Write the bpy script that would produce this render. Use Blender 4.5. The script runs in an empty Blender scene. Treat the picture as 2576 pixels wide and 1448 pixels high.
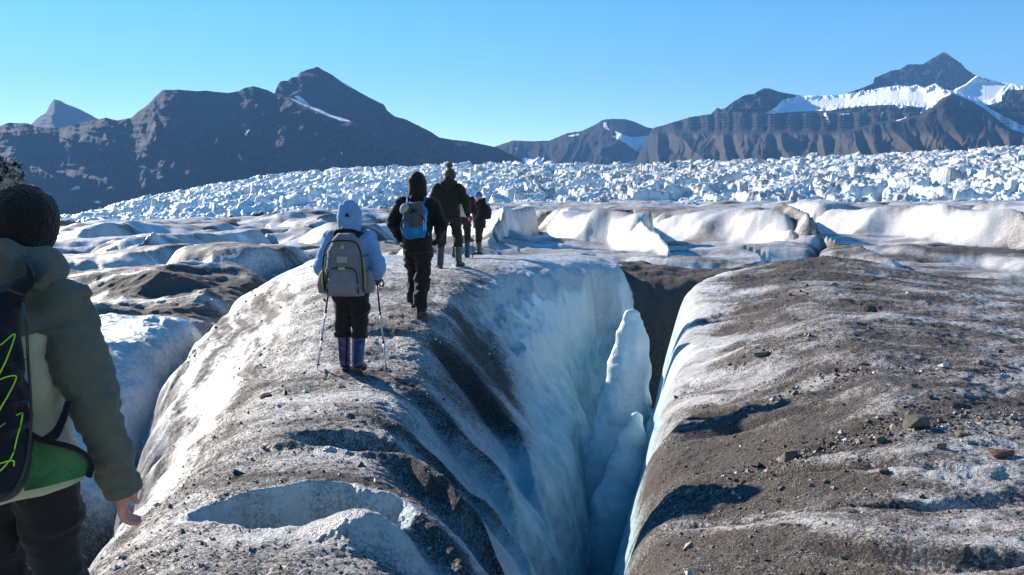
NAZ, NR1, NR2, NRI = 1000, 900, 420, 650
EXPO = 1.28
HAZE = 0.00008
import bpy, math, random
import numpy as np
C = bpy.context.scene.collection
SC = bpy.context.scene
R = math.radians
EYE = 1.7                                   # eye height of the photographer above the datum
F, CX, CY, HOR = 2143.0, 1288.0, 724.0, 515.0
PITCH = math.atan((CY - HOR) / F)
cp, sp = math.cos(PITCH), math.sin(PITCH)

def at(px, py, Y):
    """point (relative to the eye) seen at px,py and lying Y metres ahead"""
    a = (px - CX) / F; b = (CY - py) / F
    dy = cp + b * sp; dz = -sp + b * cp
    t = Y / dy
    return np.array((a * t, Y, dz * t))

# ---------------------------------------------------------------- noise
def _h(ix, iy, iz, seed):
    h = (ix.astype(np.int64) * 374761393 + iy.astype(np.int64) * 668265263 + iz.astype(np.int64) * 2147483647 + seed * 1274126177) & 0xffffffff
    h = ((h ^ (h >> 13)) * 1274126177) & 0xffffffff
    h = ((h ^ (h >> 16)) * 2246822519) & 0xffffffff
    return (h ^ (h >> 15)) & 0xffffffff
def rnd(ix, iy, seed):
    return _h(ix, iy, np.zeros_like(ix), seed) / 4294967295.0
def perlin(x, y, seed=0):
    x0 = np.floor(x).astype(np.int64); y0 = np.floor(y).astype(np.int64)
    fx = x - x0; fy = y - y0
    u = fx * fx * fx * (fx * (fx * 6 - 15) + 10); v = fy * fy * fy * (fy * (fy * 6 - 15) + 10)
    def g(i, j):
        a = rnd(x0 + i, y0 + j, seed) * (2 * math.pi)
        return np.cos(a) * (fx - i) + np.sin(a) * (fy - j)
    return 1.45 * ((g(0, 0) * (1 - u) + g(1, 0) * u) * (1 - v) + (g(0, 1) * (1 - u) + g(1, 1) * u) * v)
def fbm(x, y, seed=0, oct=4, gain=.5, lac=2.03):
    s = 0; a = 1
    for i in range(oct):
        s = s + a * perlin(x, y, seed + i * 17); x = x * lac + 3.7; y = y * lac - 1.3; a *= gain
    return s
def ridged(x, y, seed=0, oct=4, gain=.5):
    s = 0; a = 1
    for i in range(oct):
        s = s + a * (1 - 2 * np.abs(perlin(x, y, seed + i * 17))); x = x * 2.03 + 1.7; y = y * 2.03 - 5.3; a *= gain
    return s
def perlin3(x, y, z, seed=0):
    x0 = np.floor(x).astype(np.int64); y0 = np.floor(y).astype(np.int64); z0 = np.floor(z).astype(np.int64)
    fx = x - x0; fy = y - y0; fz = z - z0
    s = lambda t: t * t * (3 - 2 * t)
    u, v, w = s(fx), s(fy), s(fz); out = 0
    for i in (0, 1):
        for j in (0, 1):
            for k in (0, 1):
                val = _h(x0 + i, y0 + j, z0 + k, seed) / 4294967295.0 * 2 - 1
                out = out + val * (u if i else 1 - u) * (v if j else 1 - v) * (w if k else 1 - w)
    return out
def worley(x, y, seed=0, jit=.9):
    """F1, F2, and a random number and offset of the nearest cell"""
    x0 = np.floor(x).astype(np.int64); y0 = np.floor(y).astype(np.int64)
    f1 = np.full(x.shape, 9e9); f2 = f1.copy(); idr = np.zeros(x.shape); ox = np.zeros(x.shape); oy = np.zeros(x.shape)
    for i in (-1, 0, 1):
        for j in (-1, 0, 1):
            cx = x0 + i; cy = y0 + j
            dx = cx + .5 + jit * (rnd(cx, cy, seed) - .5) - x; dy = cy + .5 + jit * (rnd(cx, cy, seed + 5) - .5) - y
            d = np.hypot(dx, dy); m = d < f1
            f2 = np.where(m, f1, np.minimum(f2, d))
            f1 = np.where(m, d, f1); idr = np.where(m, rnd(cx, cy, seed + 9), idr)
            ox = np.where(m, dx, ox); oy = np.where(m, dy, oy)
    return f1, f2, idr, ox, oy
def sstep(a, b, x):
    t = np.clip((x - a) / (b - a), 0, 1); return t * t * (3 - 2 * t)
def softplus(x): return np.logaddexp(0, x)
def smax(a, b, k): return k * np.logaddexp(a / k, b / k)
def curve(pts, sig=.5):
    xs = np.array([p[0] for p in pts], float); ys = np.array([p[1] for p in pts], float)
    g = np.linspace(xs[0], xs[-1], 2000); t = np.interp(g, xs, ys)
    n = max(1, int(3 * sig / (g[1] - g[0]))); k = np.exp(-.5 * ((np.arange(-n, n + 1) * (g[1] - g[0])) / sig) ** 2); k /= k.sum()
    t = np.convolve(np.pad(t, n, mode='edge'), k, 'valid')
    return lambda x: np.interp(x, g, t)
def gauss(x, y, cx, cy, sx, sy): return np.exp(-.5 * (((x - cx) / sx) ** 2 + ((y - cy) / sy) ** 2))

# ---------------------------------------------------------------- objects
def tag(o, label=None, cat=None, group=None, kind=None):
    if label: o['label'] = label
    if cat: o['category'] = cat
    if group: o['group'] = group
    if kind: o['kind'] = kind
    return o
def mesh_obj(name, co, faces, mat, parent=None, smooth=True, attrs=None):
    me = bpy.data.meshes.new(name)
    co = np.asarray(co, np.float32); n = len(co)
    me.vertices.add(n); me.vertices.foreach_set('co', co.ravel())
    if isinstance(faces, np.ndarray):
        k = faces.shape[1]; me.loops.add(faces.size); me.polygons.add(len(faces))
        me.loops.foreach_set('vertex_index', faces.astype(np.int32).ravel())
        me.polygons.foreach_set('loop_start', np.arange(0, faces.size, k, dtype=np.int32))
    else:
        st = np.cumsum([0] + [len(f) for f in faces[:-1]]).astype(np.int32) if faces else np.zeros(0, np.int32)
        lv = np.array([v for f in faces for v in f], np.int32)
        me.loops.add(len(lv)); me.polygons.add(len(faces))
        me.loops.foreach_set('vertex_index', lv); me.polygons.foreach_set('loop_start', st)
    me.update(calc_edges=True)
    me.polygons.foreach_set('use_smooth', np.full(len(me.polygons), smooth))
    for k, v in (attrs or {}).items():
        a = me.attributes.new(k, 'FLOAT', 'POINT'); a.data.foreach_set('value', np.asarray(v, np.float32).ravel())
    me.validate()
    me.materials.append(mat)
    o = bpy.data.objects.new(name, me); C.objects.link(o)
    if parent: o.parent = parent
    return o
def empty(name, loc, rz=0):
    o = bpy.data.objects.new(name, None); C.objects.link(o); o.location = loc; o.rotation_euler.z = rz
    o.empty_display_size = .2
    return o
def grid_faces(nr, nc):
    i = np.arange(nr * nc).reshape(nr, nc)
    return np.stack([i[:-1, :-1], i[:-1, 1:], i[1:, 1:], i[1:, :-1]], -1).reshape(-1, 4)

# ---------------------------------------------------------------- node helpers
class NT:
    def __init__(s, name):
        s.m = bpy.data.materials.new(name); s.m.use_nodes = True; s.t = s.m.node_tree; s.t.nodes.clear()
        s.out = s.n('ShaderNodeOutputMaterial')
    def n(s, typ, **kw):
        nd = s.t.nodes.new(typ)
        for k, v in kw.items():
            if k.startswith('_'): setattr(nd, k[1:], v)
            else: s.set(nd.inputs[k.replace('__', ' ')], v)
        return nd
    def set(s, inp, v):
        if isinstance(v, bpy.types.NodeSocket): s.t.links.new(v, inp)
        elif isinstance(v, (tuple, list)) and len(v) == 3 and inp.type == 'RGBA': inp.default_value = (*v, 1)
        else: inp.default_value = v
    def math(s, op, a, b=0, c=None):
        nd = s.n('ShaderNodeMath', _operation=op); s.set(nd.inputs[0], a); s.set(nd.inputs[1], b)
        if c is not None: s.set(nd.inputs[2], c)
        return nd.outputs[0]
    def mix(s, f, a, b, mode='MIX'):
        nd = s.n('ShaderNodeMix', _data_type='RGBA', _blend_type=mode)
        s.set(nd.inputs[0], f); s.set(nd.inputs[6], a); s.set(nd.inputs[7], b); return nd.outputs[2]
    def ramp(s, v, a, b, lo=0., hi=1., smooth=True):
        nd = s.n('ShaderNodeMapRange', _interpolation_type='SMOOTHSTEP' if smooth else 'LINEAR')
        for i, q in enumerate((v, a, b, lo, hi)): s.set(nd.inputs[i], q)
        return nd.outputs[0]
    def noise(s, vec, scale, detail=4, rough=.55, dist=0.):
        nd = s.n('ShaderNodeTexNoise', Scale=scale, Detail=detail, Roughness=rough, Distortion=dist); s.set(nd.inputs['Vector'], vec); return nd.outputs[0]
    def voro(s, vec, scale, feat='F1', out='Distance'):
        nd = s.n('ShaderNodeTexVoronoi', _feature=feat, Scale=scale); s.set(nd.inputs['Vector'], vec); return nd.outputs[out]
    def pos(s): return s.n('ShaderNodeNewGeometry').outputs['Position']
    def obj(s): return s.n('ShaderNodeTexCoord').outputs['Object']
    def scale(s, v, sc):
        nd = s.n('ShaderNodeMapping'); s.set(nd.inputs['Vector'], v); nd.inputs['Scale'].default_value = sc; return nd.outputs[0]
    def attr(s, name): return s.n('ShaderNodeAttribute', _attribute_name=name).outputs['Fac']
    def bump(s, h, strength, dist, normal=None):
        nd = s.n('ShaderNodeBump', Strength=strength, Distance=dist, Height=h)
        if normal is not None: s.set(nd.inputs['Normal'], normal)
        return nd.outputs[0]
    def bsdf(s, color, rough=.6, normal=None, spec=.5, **kw):
        b = s.n('ShaderNodeBsdfPrincipled'); s.set(b.inputs['Base Color'], color); s.set(b.inputs['Roughness'], rough)
        s.set(b.inputs['Specular IOR Level'], spec)
        if normal is not None: s.set(b.inputs['Normal'], normal)
        for k, v in kw.items(): s.set(b.inputs[k.replace('__', ' ')], v)
        s.t.links.new(b.outputs[0], s.out.inputs[0]); return b
# ---------------------------------------------------------------- camera, sky, sun, air
cam = bpy.data.cameras.new('camera'); co_ = bpy.data.objects.new('camera', cam); C.objects.link(co_)
co_.location = (0, 0, EYE); co_.rotation_euler = (math.pi / 2 - PITCH, 0, 0)
cam.sensor_width = 36; cam.lens = F / 2576 * 36; cam.clip_start = .05; cam.clip_end = 30000
SC.camera = co_
SUN_EL, SUN_AZ = R(23), math.atan2(-.72, .69)          # azimuth from +Y towards +X
sd = np.array((math.sin(SUN_AZ) * math.cos(SUN_EL), math.cos(SUN_AZ) * math.cos(SUN_EL), math.sin(SUN_EL)))
w = bpy.data.worlds.new('World'); SC.world = w; w.use_nodes = True
nt = w.node_tree; nt.nodes.clear()
sky = nt.nodes.new('ShaderNodeTexSky'); sky.sky_type = 'NISHITA'; sky.sun_disc = False
sky.sun_elevation = SUN_EL; sky.sun_rotation = SUN_AZ; sky.altitude = 300; sky.air_density = 1.0; sky.dust_density = 0; sky.ozone_density = 2.5
bg = nt.nodes.new('ShaderNodeBackground'); bg.inputs[1].default_value = .078
ow = nt.nodes.new('ShaderNodeOutputWorld'); hs = nt.nodes.new('ShaderNodeHueSaturation'); hs.inputs['Saturation'].default_value = 1.38; hs.inputs['Hue'].default_value = .499; nt.links.new(sky.outputs[0], hs.inputs['Color'])
nt.links.new(hs.outputs[0], bg.inputs[0]); nt.links.new(bg.outputs[0], ow.inputs[0])
sl = bpy.data.lights.new('sun', 'SUN'); sl.energy = 5.0; sl.angle = R(.53); sl.color = (1, .91, .79)
so = bpy.data.objects.new('sun', sl); C.objects.link(so); so.location = (-30, 30, 40)
from mathutils import Vector
so.rotation_euler = Vector(-sd).to_track_quat('-Z', 'Y').to_euler()
SC.view_settings.view_transform = 'Standard'; SC.view_settings.look = 'None'; SC.view_settings.exposure = EXPO; SC.view_settings.gamma = 1
SC.cycles.max_bounces = 5; SC.cycles.diffuse_bounces = 3; SC.cycles.glossy_bounces = 2; SC.cycles.transmission_bounces = 3
SC.cycles.volume_bounces = 0; SC.cycles.use_denoising = True
SC.cycles.sample_clamp_indirect = 6; SC.cycles.caustics_reflective = False; SC.cycles.caustics_refractive = False
if HAZE:
    hm = bpy.data.materials.new('haze_air'); hm.use_nodes = True; t = hm.node_tree; t.nodes.clear()
    pv = t.nodes.new('ShaderNodeVolumePrincipled'); pv.inputs['Density'].default_value = HAZE
    pv.inputs['Color'].default_value = (.18, .44, .9, 1); pv.inputs['Anisotropy'].default_value = 0.0
    oo = t.nodes.new('ShaderNodeOutputMaterial'); t.links.new(pv.outputs[0], oo.inputs['Volume'])
    x0, x1, y0, y1, z0, z1 = -6500, 6500, -60, 8200, -260, 1250
    v = [(x, y, z) for x in (x0, x1) for y in (y0, y1) for z in (z0, z1)]
    f = [(0, 1, 3, 2), (4, 6, 7, 5), (0, 4, 5, 1), (2, 3, 7, 6), (0, 2, 6, 4), (1, 5, 7, 3)]
    tag(mesh_obj('haze', v, f, hm, smooth=False), kind='stuff', label='thin blue air haze over the glacier and mountains', cat='haze')
# ---------------------------------------------------------------- materials of ice and rock
def ice_material():
    m = NT('dirty_glacier_ice'); P = m.pos()
    dirt, blue, coarse = m.attr('dirt'), m.attr('blue'), m.attr('grain')
    n1 = m.noise(P, 2.2, 6, .62); n2 = m.noise(P, 13, 5, .65); n3 = m.noise(P, 55, 4, .7); vo = m.voro(P, 90)
    v = m.math('ADD', dirt, m.math('MULTIPLY', m.math('SUBTRACT', n1, .5), .5))
    v = m.math('ADD', v, m.math('MULTIPLY', m.math('SUBTRACT', n2, .5), .75))
    v = m.math('ADD', v, m.math('MULTIPLY', m.math('MULTIPLY', m.math('SUBTRACT', n3, .5), 2.2), coarse))
    fac = m.ramp(v, .18, .92, smooth=False)
    warm = m.mix(m.noise(P, .7, 3), (.038, .032, .028), (.055, .043, .037))
    dcol = m.mix(m.ramp(m.noise(P, 85, 3, .75), .42, .68), warm, (.21, .18, .16))
    white = m.mix(m.ramp(n2, .3, .7), (.64, .62, .605), (.50, .49, .485))
    white = m.mix(m.ramp(dirt, -.28, -.02, 1, 0), white, (.92, .865, .815))  # cleanest wall ice, painted warm and bright to offset blue shade, imitating translucent glow
    bl = m.mix(m.ramp(m.noise(P, 3.5, 5, .6), .3, .7), (.20, .47, .54), (.56, .73, .78))
    icec = m.mix(m.ramp(m.math('ADD', blue, m.math('MULTIPLY', m.math('SUBTRACT', m.noise(P, 1.1, 6, .62), .5), m.math('MULTIPLY', m.ramp(blue, .03, .3), .9))), 0, 1, smooth=False), white, bl)
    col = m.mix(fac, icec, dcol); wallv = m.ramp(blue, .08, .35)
    # coarse ice crystals sparkle between the grit
    cr = m.ramp(vo, .02, .25, 1, 0)
    bh = m.math('ADD', m.math('MULTIPLY', n3, 1.0), m.math('MULTIPLY', n2, 1.1))
    bh = m.math('ADD', bh, m.math('MULTIPLY', m.noise(P, 190, 2, .6), .45))
    big = m.bump(m.math('ADD', m.noise(P, 3.4, 7, .62), m.math('MULTIPLY', m.voro(P, 5.5), .5)), m.math('MULTIPLY', wallv, .55), .16)
    st = m.math('ADD', .12, m.math('MULTIPLY', coarse, .75))
    nor = m.bump(bh, st, .028, big)
    rough = m.mix(fac, m.math('ADD', .30, 0), m.math('ADD', .8, 0))
    b = m.bsdf(col, m.ramp(fac, 0, 1, .33, .85), nor, m.ramp(fac, 0, 1, .5, .25))
    return m.m
def serac_material():
    m = NT('serac_ice'); P = m.pos(); d = m.attr('dirt'); bl = m.attr('blue')
    n = m.noise(m.scale(P, (1, 1, .35)), .35, 6, .65); n2 = m.noise(P, 1.6, 4, .6)
    white = m.mix(m.ramp(n2, .3, .7), (.74, .77, .785), (.63, .68, .72))
    c = m.mix(m.math('MULTIPLY', bl, m.ramp(n, .3, .6)), white, (.48, .66, .74))
    v = m.math('ADD', d, m.math('MULTIPLY', m.math('SUBTRACT', n, .5), 1.5))
    c = m.mix(m.ramp(v, .5, 1.05, 0, .7), c, (.33, .30, .28))
    m.bsdf(c, .5, m.bump(m.math('ADD', n2, n), .5, .5), .35)
    return m.m
def rock_mountain(name, dark, light, band=.0):
    m = NT(name); P = m.pos(); s = m.attr('snow'); tone = m.attr('tone')
    n = m.noise(P, .006, 8, .62); n2 = m.noise(m.scale(P, (.25, .25, 1)), .03, 6, .6); n3 = m.noise(P, .045, 6, .7)
    c = m.mix(m.ramp(n, .3, .7), dark, light)
    c = m.mix(m.math('MULTIPLY', m.ramp(n2, .42, .62), .75), c, tuple(.55 * q for q in dark))
    c = m.mix(m.ramp(n3, .5, .8, 0, .4), c, tuple(1.5 * q for q in light))
    c = m.mix(m.math('MULTIPLY', tone, m.ramp(n3, .2, .8, .6, 1.)), c, (.095, .074, .060))
    sf = m.ramp(m.math('ADD', s, m.math('MULTIPLY', m.math('SUBTRACT', m.noise(P, .02, 6, .6), .5), .7)), .47, .56)
    c = m.mix(sf, c, (.84, .84, .86))
    m.bsdf(c, .9, m.bump(m.math('ADD', n3, m.math('MULTIPLY', n, 2)), m.ramp(sf, 0, 1, .45, .03), 12), .1)
    return m.m
M_ICE, M_SER = ice_material(), serac_material()

# ---------------------------------------------------------------- near and middle glacier: mounds joined by a soft maximum
zc = curve([(-3, -1.64), (3.6, -1.66), (6, -1.71), (8.6, -1.75), (9.6, -1.55), (10.6, -1.34), (13, -1.18), (15.2, -1.09), (18, -1.12), (23, -1.36), (26, -1.6), (33, -3.2), (60, -9)], .45)
xR = curve([(-3, -.15), (3.2, -.22), (4.2, -.42), (6.3, -.85), (8.3, -.92), (10.9, -.80), (13, -.62), (14.6, -.3), (15.8, .45), (16.8, 1.3), (17.6, 1.9), (20, 2.3), (26, 3)], .35)
xo = curve([(-3, .4), (4, .5), (6, .9), (9, 1.48), (11, 1.75), (12.5, 1.82), (14, 1.6), (15, 1.3), (17, .7), (26, .5)], .4)
xL = curve([(-3, -1.75), (3, -1.85), (5, -2.0), (6.4, -2.1), (9, -2.5), (12, -2.75), (15, -3.7), (20, -4.6), (26, -6)], .5)
xLL = curve([(-3, .3), (5, .55), (6.5, .75), (8, 1.05), (9, 1.3), (11, 1.75), (13, 1.6), (16, 1.2), (20, 1.2), (26, 1)], .5)
xB = curve([(-3, -.1), (2.5, .42), (4, .66), (5.5, .84), (7, 1.16), (9, 1.55), (11, 2.08), (12.5, 2.55), (13.6, 2.85), (14.6, 3.6), (16, 5.5), (18, 8)], .25)
zB = curve([(-3, -1.65), (3, -1.62), (6, -1.52), (8, -1.44), (10, -1.30), (12, -1.10), (13.5, -1.02), (15, -.98), (16.5, -1.35), (18.5, -2.6), (24, -6)], .4)
dB = curve([(-3, .3), (4, .35), (5.5, .58), (9, .76), (11, .56), (13, .13), (16, .1)], .4)
ARCS = [2.0, 4.95, 6.1, 7.3, 8.6, 10.1, 11.6]

AAMP = [.7, .75, 1.1, .6, .8, .9]
def saw(s, arcs, soft):
    h = np.zeros_like(s)
    for a, b, am in zip(arcs[:-1], arcs[1:], AAMP):
        t = (s - a) / (b - a); h += am * sstep(-soft, soft, s - a) * (1 - np.clip(t, 0, 1)) * (s < b + soft) * (1 - sstep(-soft, soft, s - b) * 0)
    return h

def glacier(x, y):
    r = np.hypot(x, y)
    wx = x + .10 * fbm(x * .9, y * .9, 3, 3); wy = y + .14 * fbm(x * .8, y * .8, 8, 3)
    # --- main ridge the hikers walk on
    dr = wx - xR(wy); dl = xL(wy) - wx
    e2 = dr - xo(wy)
    ridge = zc(y) - 1.05 * .22 * softplus(dr / .22) - 7.0 * .10 * softplus((e2 + .22 * fbm(y * .9, x * .5, 25, 3)) / .10) - .78 * .2 * softplus(dl / .2) + .50 * .2 * softplus((dl - .55) / .2) - 3.4 * .14 * softplus((dl - 1.1 * xLL(wy) + .18 * fbm(x * 1.3, y * 1.3, 9, 3)) / .14)
    nearw = sstep(14.5, 11.5, y) * sstep(2.0, 4.0, y)
    s = wy + .95 * softplus((dr + .25) / .35) * .35 + .05 * np.sin(3.1 * wx) + .13 * fbm(x * .8, y * .8, 13, 3)
    sw = saw(s, ARCS, .09)
    wallm = sstep(-.25, .45, dr) * sstep(2.2, 1.0, dr)
    ridge = ridge + nearw * (.38 * (sw - .50) * wallm + .05 * (sw - .5) * sstep(-2.2, -.8, dr) * (1 - wallm))
    ridge = ridge + .035 * ridged(dl * 1.0 + .25 * fbm(x * .6, y * .6, 158, 2), y * .13, 159, 3) * sstep(-.1, .6, dl)
    # flutes on the clean wall
    fl = ridged((wy + .6 * dr) * 1.25 + .2 * fbm(x * 2, y * 2, 77, 2), .35 * dr, 21, 3)
    farw = sstep(10.5, 12.5, y) * sstep(-.15, .6, dr)
    ridge = ridge + (.13 * fl + .16 * fbm(x * 1.3, y * 1.3, 23, 4)) * farw
    cleft = sstep(.36, .04, np.abs(x - 1.70 - .115 * (y - 15.5) + .16 * fbm(y * 1.1, x * .4, 19, 3))) * sstep(13.2, 14.2, y) * sstep(17.3, 16.6, y)
    ridge = ridge - 2.2 * cleft
    # hollow with a lip at the near end
    q = ((x + 1.20) / .58) ** 2 + ((y - 4.72 - .12 * (x + 1.05)) / (.36 - .16 * sstep(-1.1, -1.8, x))) ** 2
    q = q + .20 * fbm(x * 4, y * 4, 5, 4); bowl = sstep(1.32, .35, q)
    ridge = ridge - .52 * bowl + .19 * gauss(x, y, -.74, 4.26, .20, .13)
    # small step hollow further on
    q2 = ((x + 1.15) / .55) ** 2 + ((y - 6.25) / .3) ** 2
    ridge = ridge - .14 * sstep(1.2, .3, q2)
    # --- right bank
    db = wx - xB(wy)
    bank = zB(y) - dB(y) * sstep(2.1, -.1, db) - .10 * softplus(x - 5.2) - 4.5 * .10 * softplus(-db / .10)
    sB = y - .62 * softplus((2.3 - x) / .5)
    bank = bank + .05 * fbm(x * .5 + .4 * fbm(x * .7, y * .7, 33, 2), sB * .9, 31, 5) * sstep(.0, .6, db) + .16 * gauss(x, y, 5.6, 14.6, 1.0, .7)
    rill = -np.abs(perlin(x * .25 + 3.3, sB * 1.15, 47))
    bank = bank + .10 * sstep(-.09, 0, rill) * -1 * sstep(3.4, 2.0, x) * sstep(.05, .4, db)
    # --- mounds on the left
    ex1 = xL(wy) - 1.1 * xLL(wy) - .42 - .10 * np.sin(2.1 * y)
    l1 = np.minimum(-2.30 + .30 * (y - 11.5) - .30 * (x + 5.2), -1.98 + .05 * fbm(x, y, 60, 3)) - .4 * .3 * softplus((y - 15.5) / .3) + .13 * fbm(x * .6, y * .8, 61, 4) - 3.6 * .12 * softplus((x - ex1) / .12) - 3.2 * .12 * softplus((9.3 - y - .3 * np.sin(x * 2.2)) / .12)
    f2_ = 15.2 + .35 * np.sin(x * .9) + .12 * (x + 6)
    l2 = -1.36 - .012 * (x + 6.5) ** 2 - .14 * np.maximum(20.5 - y, 0) - .16 * softplus((y - 20.5)) + .14 * fbm(x * .35, y * .6, 63, 4) + .16 * ridged((x + .6 * y) * .28, (y - .6 * x) * .42, 64, 4, .45) - .12 - .75 * .3 * softplus((f2_ - y + .5 * fbm(x * .8, y * .8, 67, 3)) / .3) - .30 * .4 * softplus((x + 6.3 + .15 * (y - 18)) / .4) - .9 * .2 * softplus((x - (xL(wy) - xLL(wy) - .3)) / .2)
    l2 = l2 + .16 * np.sin((x * .7 + y) * .9 + .8 * fbm(x * .3, y * .3, 66, 2)) * sstep(21, 17, y)
    # --- dark mound closing the crevasse behind
    m5 = -1.52 + .16 * fbm(x * .5, y * .6, 71, 4) + .10 * ridged(x * .35 + y * .3, y * .5, 72, 3) - 2.6 * .25 * softplus((18.6 - y - .12 * (x - 3)) / .25) - .5 * .5 * softplus((1.6 - x) / .5) - .8 * .6 * softplus((x - 6.4) / .6) - .25 * softplus((y - 22))
    # --- rolling field
    tilt = np.clip(x / np.maximum(y, 1), -.7, .7)
    right = sstep(-.06, .03, tilt)
    wx2 = x + 1.1 * fbm(x * .15, y * .15, 91, 3); wy2 = y + 1.0 * fbm(x * .17, y * .17, 95, 3)
    def teeth(xx, knots, depth, ret=.1):
        """a saw-tooth edge in plan: long faces turned to the left, short ones to the right"""
        i_ = np.clip(np.searchsorted(knots, xx) - 1, 0, len(knots) - 2); K = np.asarray(knots, float)
        f_ = np.clip((xx - K[i_]) / (K[i_ + 1] - K[i_]), 0, 1); f_ = np.where(f_ < 1 - ret, f_ / (1 - ret), (1 - f_) / ret)
        return (.5 - f_) * depth * (.65 + .7 * rnd(i_, i_ * 0, 77))
    def step(xx, yy, y0, knots, depth, H, sl, ret=.2):
        t_ = np.clip(1 + (yy - y0 - teeth(xx, knots, depth, ret)) * sl / H, 0, 1)
        return H * (.4 * t_ + .6 * t_ * t_ * (3 - 2 * t_)), 4 * t_ * (1 - t_)
    face = np.zeros_like(x)
    rr_ = np.hypot(x, y)
    fR = np.interp(rr_, [0, 20, 24, 30, 48, 60, 120, 200, 300], [-6, -4.2, -1.9, -1.72, -1.80, -1.78, -1.86, -1.98, -2.2])
    for y0, kn, dp, H, sl in ((25.5, (-9, -3, 2.5, 7.4, 11, 16, 30), 4, .30, .3), (36.5, (-9, -3.5, .5, 5.7, 12.3, 19, 27, 40, 60), 13, 1.28, .34), (74, (-40, -18, -6, 4, 17, 30, 48, 80), 16, .22, .1), (125, (-60, -20, 0, 22, 50, 90, 140), 26, .22, .07)):
        a_, f_ = step(wx2, wy2, y0, kn, dp, H, sl); fR = fR + a_ * (1 + .22 * fbm(x * .16, y * .05, 127, 3)); face = np.where(right > .5, np.maximum(face, f_), face)
    fL = np.interp(rr_, [0, 20, 25, 32, 45, 60, 120, 200, 300], [-6, -4.2, -1.62, -1.42, -1.10, -.95, -.8, -.8, -.9]) + np.minimum(tilt + .05, .0) * np.interp(rr_, [22, 40, 60, 200, 300], [0, 2.0, 2.6, 8.4, 11])
    for y0, kn, dp, H, sl in ((27, (-40, -19, -11.5, -5.2, 1, 9), 7, .62, .26), (39, (-60, -34, -21, -11, -3.6, 4, 9), 10, .95, .24), (60, (-90, -58, -36, -19, -6, 4, 19), 15, 1.1, .17), (98, (-150, -95, -60, -34, -12, 3, 29), 24, 1.4, .12), (150, (-200, -130, -85, -45, -14, 6, 29), 30, 1.2, .09)):
        a_, f_ = step(x + 2.2 * (wx2 - x), y + 2.6 * (wy2 - y) + .12 * x, y0, kn, dp, H, sl * .8, .42); fL = fL + a_ - H * sstep(y0 - dp, y0 + dp, y); face = np.where(right > .5, face, np.maximum(face, f_))
    field = fR * right + fL * (1 - right)
    field = field + np.interp(r, [20, 30, 60, 200], [.10, .16, .16, .25]) * (1 + .9 * (1 - right) + .7 * right) * fbm(x * .12, y * .2, 111, 4) + .05 * ridged(x * .4, y * .55, 123, 4) * sstep(120, 40, r) + .03 * fbm(x * 1.3, y * 1.3, 121, 3) * sstep(70, 30, r)
    f1, f2, cid, _, _ = worley(wx2 * .07, wy2 * .1, 101)
    edge = f2 - f1; field = field - np.interp(r, [22, 30, 60, 200], [.2, .5, .5, .3]) * np.exp(-edge / .03) * (.35 + .65 * right)
    field = field + face * (.16 * fbm(x * .35, y * .5, 125, 4) - .30 * sstep(.15, .6, perlin(x * .22 + 7, y * .3)))
    # --- union
    h = np.full_like(x, -7.6) + .25 * fbm(x * 1.1, y * 1.1, 41, 3)
    h = smax(h, field, .12)
    for a in (l1, l2, m5): h = smax(h, a, .05)
    h = smax(h, bank, .05); h = smax(h, ridge, .05)
    # fine roughness of weathered ice
    nearf = sstep(40, 8, r)
    topm = np.clip(1 - sstep(.2, .8, dr) * sstep(10, 12, y), 0, 1)
    h = h + nearf * (.024 * fbm(x * 1.9, y * 1.9, 131, 4, .5) + .007 * fbm(x * 14, y * 14, 137, 3) + .007 * ridged(x * 3.2, y * 5.5, 139, 3) * topm * (1 - .8 * sstep(.1, .5, dl)))
    # ------- which mound is on top, for dirt and clean ice
    big = np.stack([ridge, bank, l1, l2, m5, field]); who = big.argmax(0)
    wq = .5 * fbm(x * .6, y * .6, 150, 2); st = fbm(x * .5, y * .85 + wq, 151, 5, .6); st2 = fbm(x * 1.3, y * 3.2 + 2 * wq, 157, 3)
    dR = .60 + .30 * st + .20 * st2 + .06
    fln = sstep(.0, .4, dl + .10 * st2) * sstep(3.0, 4.2, y) * sstep(24, 17, y); fs = fbm(dl * 3.0 + .3 * fbm(x, y, 160, 2), y * .18, 159, 5, .65); dR = dR * (1 - fln) + fln * (.60 + .44 * fs + .12 * st)           # smooth bright flank
    wl = sstep(-.15, .35, dr)
    # grit gathers along the crests of the scallops
    cr = np.zeros_like(x)
    for a, wdt in zip(ARCS, (.07, .07, .085, .07, .10, .24, .2)): cr = np.maximum(cr, np.exp(-.5 * ((s - a - .10 + .05 * st2) / wdt) ** 2))
    dwall = (.30 + .25 * fbm(x * 2, y * 2, 171, 3)) * sstep(2.6, .2, dr) * nearw + .85 * cr * nearw * sstep(2.0, .9, dr)
    dwall = dwall + .5 * nearw * sstep(8.0, 9.5, y) * sstep(13, 10.5, y) * sstep(1.3, .5, dr)
    dwall = dwall + .10 * sstep(1.2, .0, dr) * farw
    dR = dR * (1 - wl) + dwall * wl + .22 * cr * nearw * (1 - wl) * sstep(-1.6, -.3, dr)
    cl = sstep(1.5, 1.25, q); dR = dR * (1 - cl) + (.22 + .35 * fbm(x * 2.5, y * 5, 173, 4)) * cl + .5 * gauss(x, y, -1.0, 5.24, .6, .07) - .6 * gauss(x, y, -.75, 4.2, .5, .12)
    dR = dR - .35 * sstep(13, 16, y) * (1 - wl)
    stB = fbm(x * .55 + 4, sB * .95 + wq, 181, 5, .6); stB2 = fbm(x * 1.3, sB * 3.4 + 2 * wq, 187, 3)
    dBk = .86 + .46 * stB + .34 * stB2
    rim = sstep(1.0, .15, db + .25 * stB2) * sstep(7.8, 9.6, y)
    dBk = dBk - .75 * rim + .25 * sstep(1.9, .7, db) * sstep(9.4, 7, y)
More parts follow.
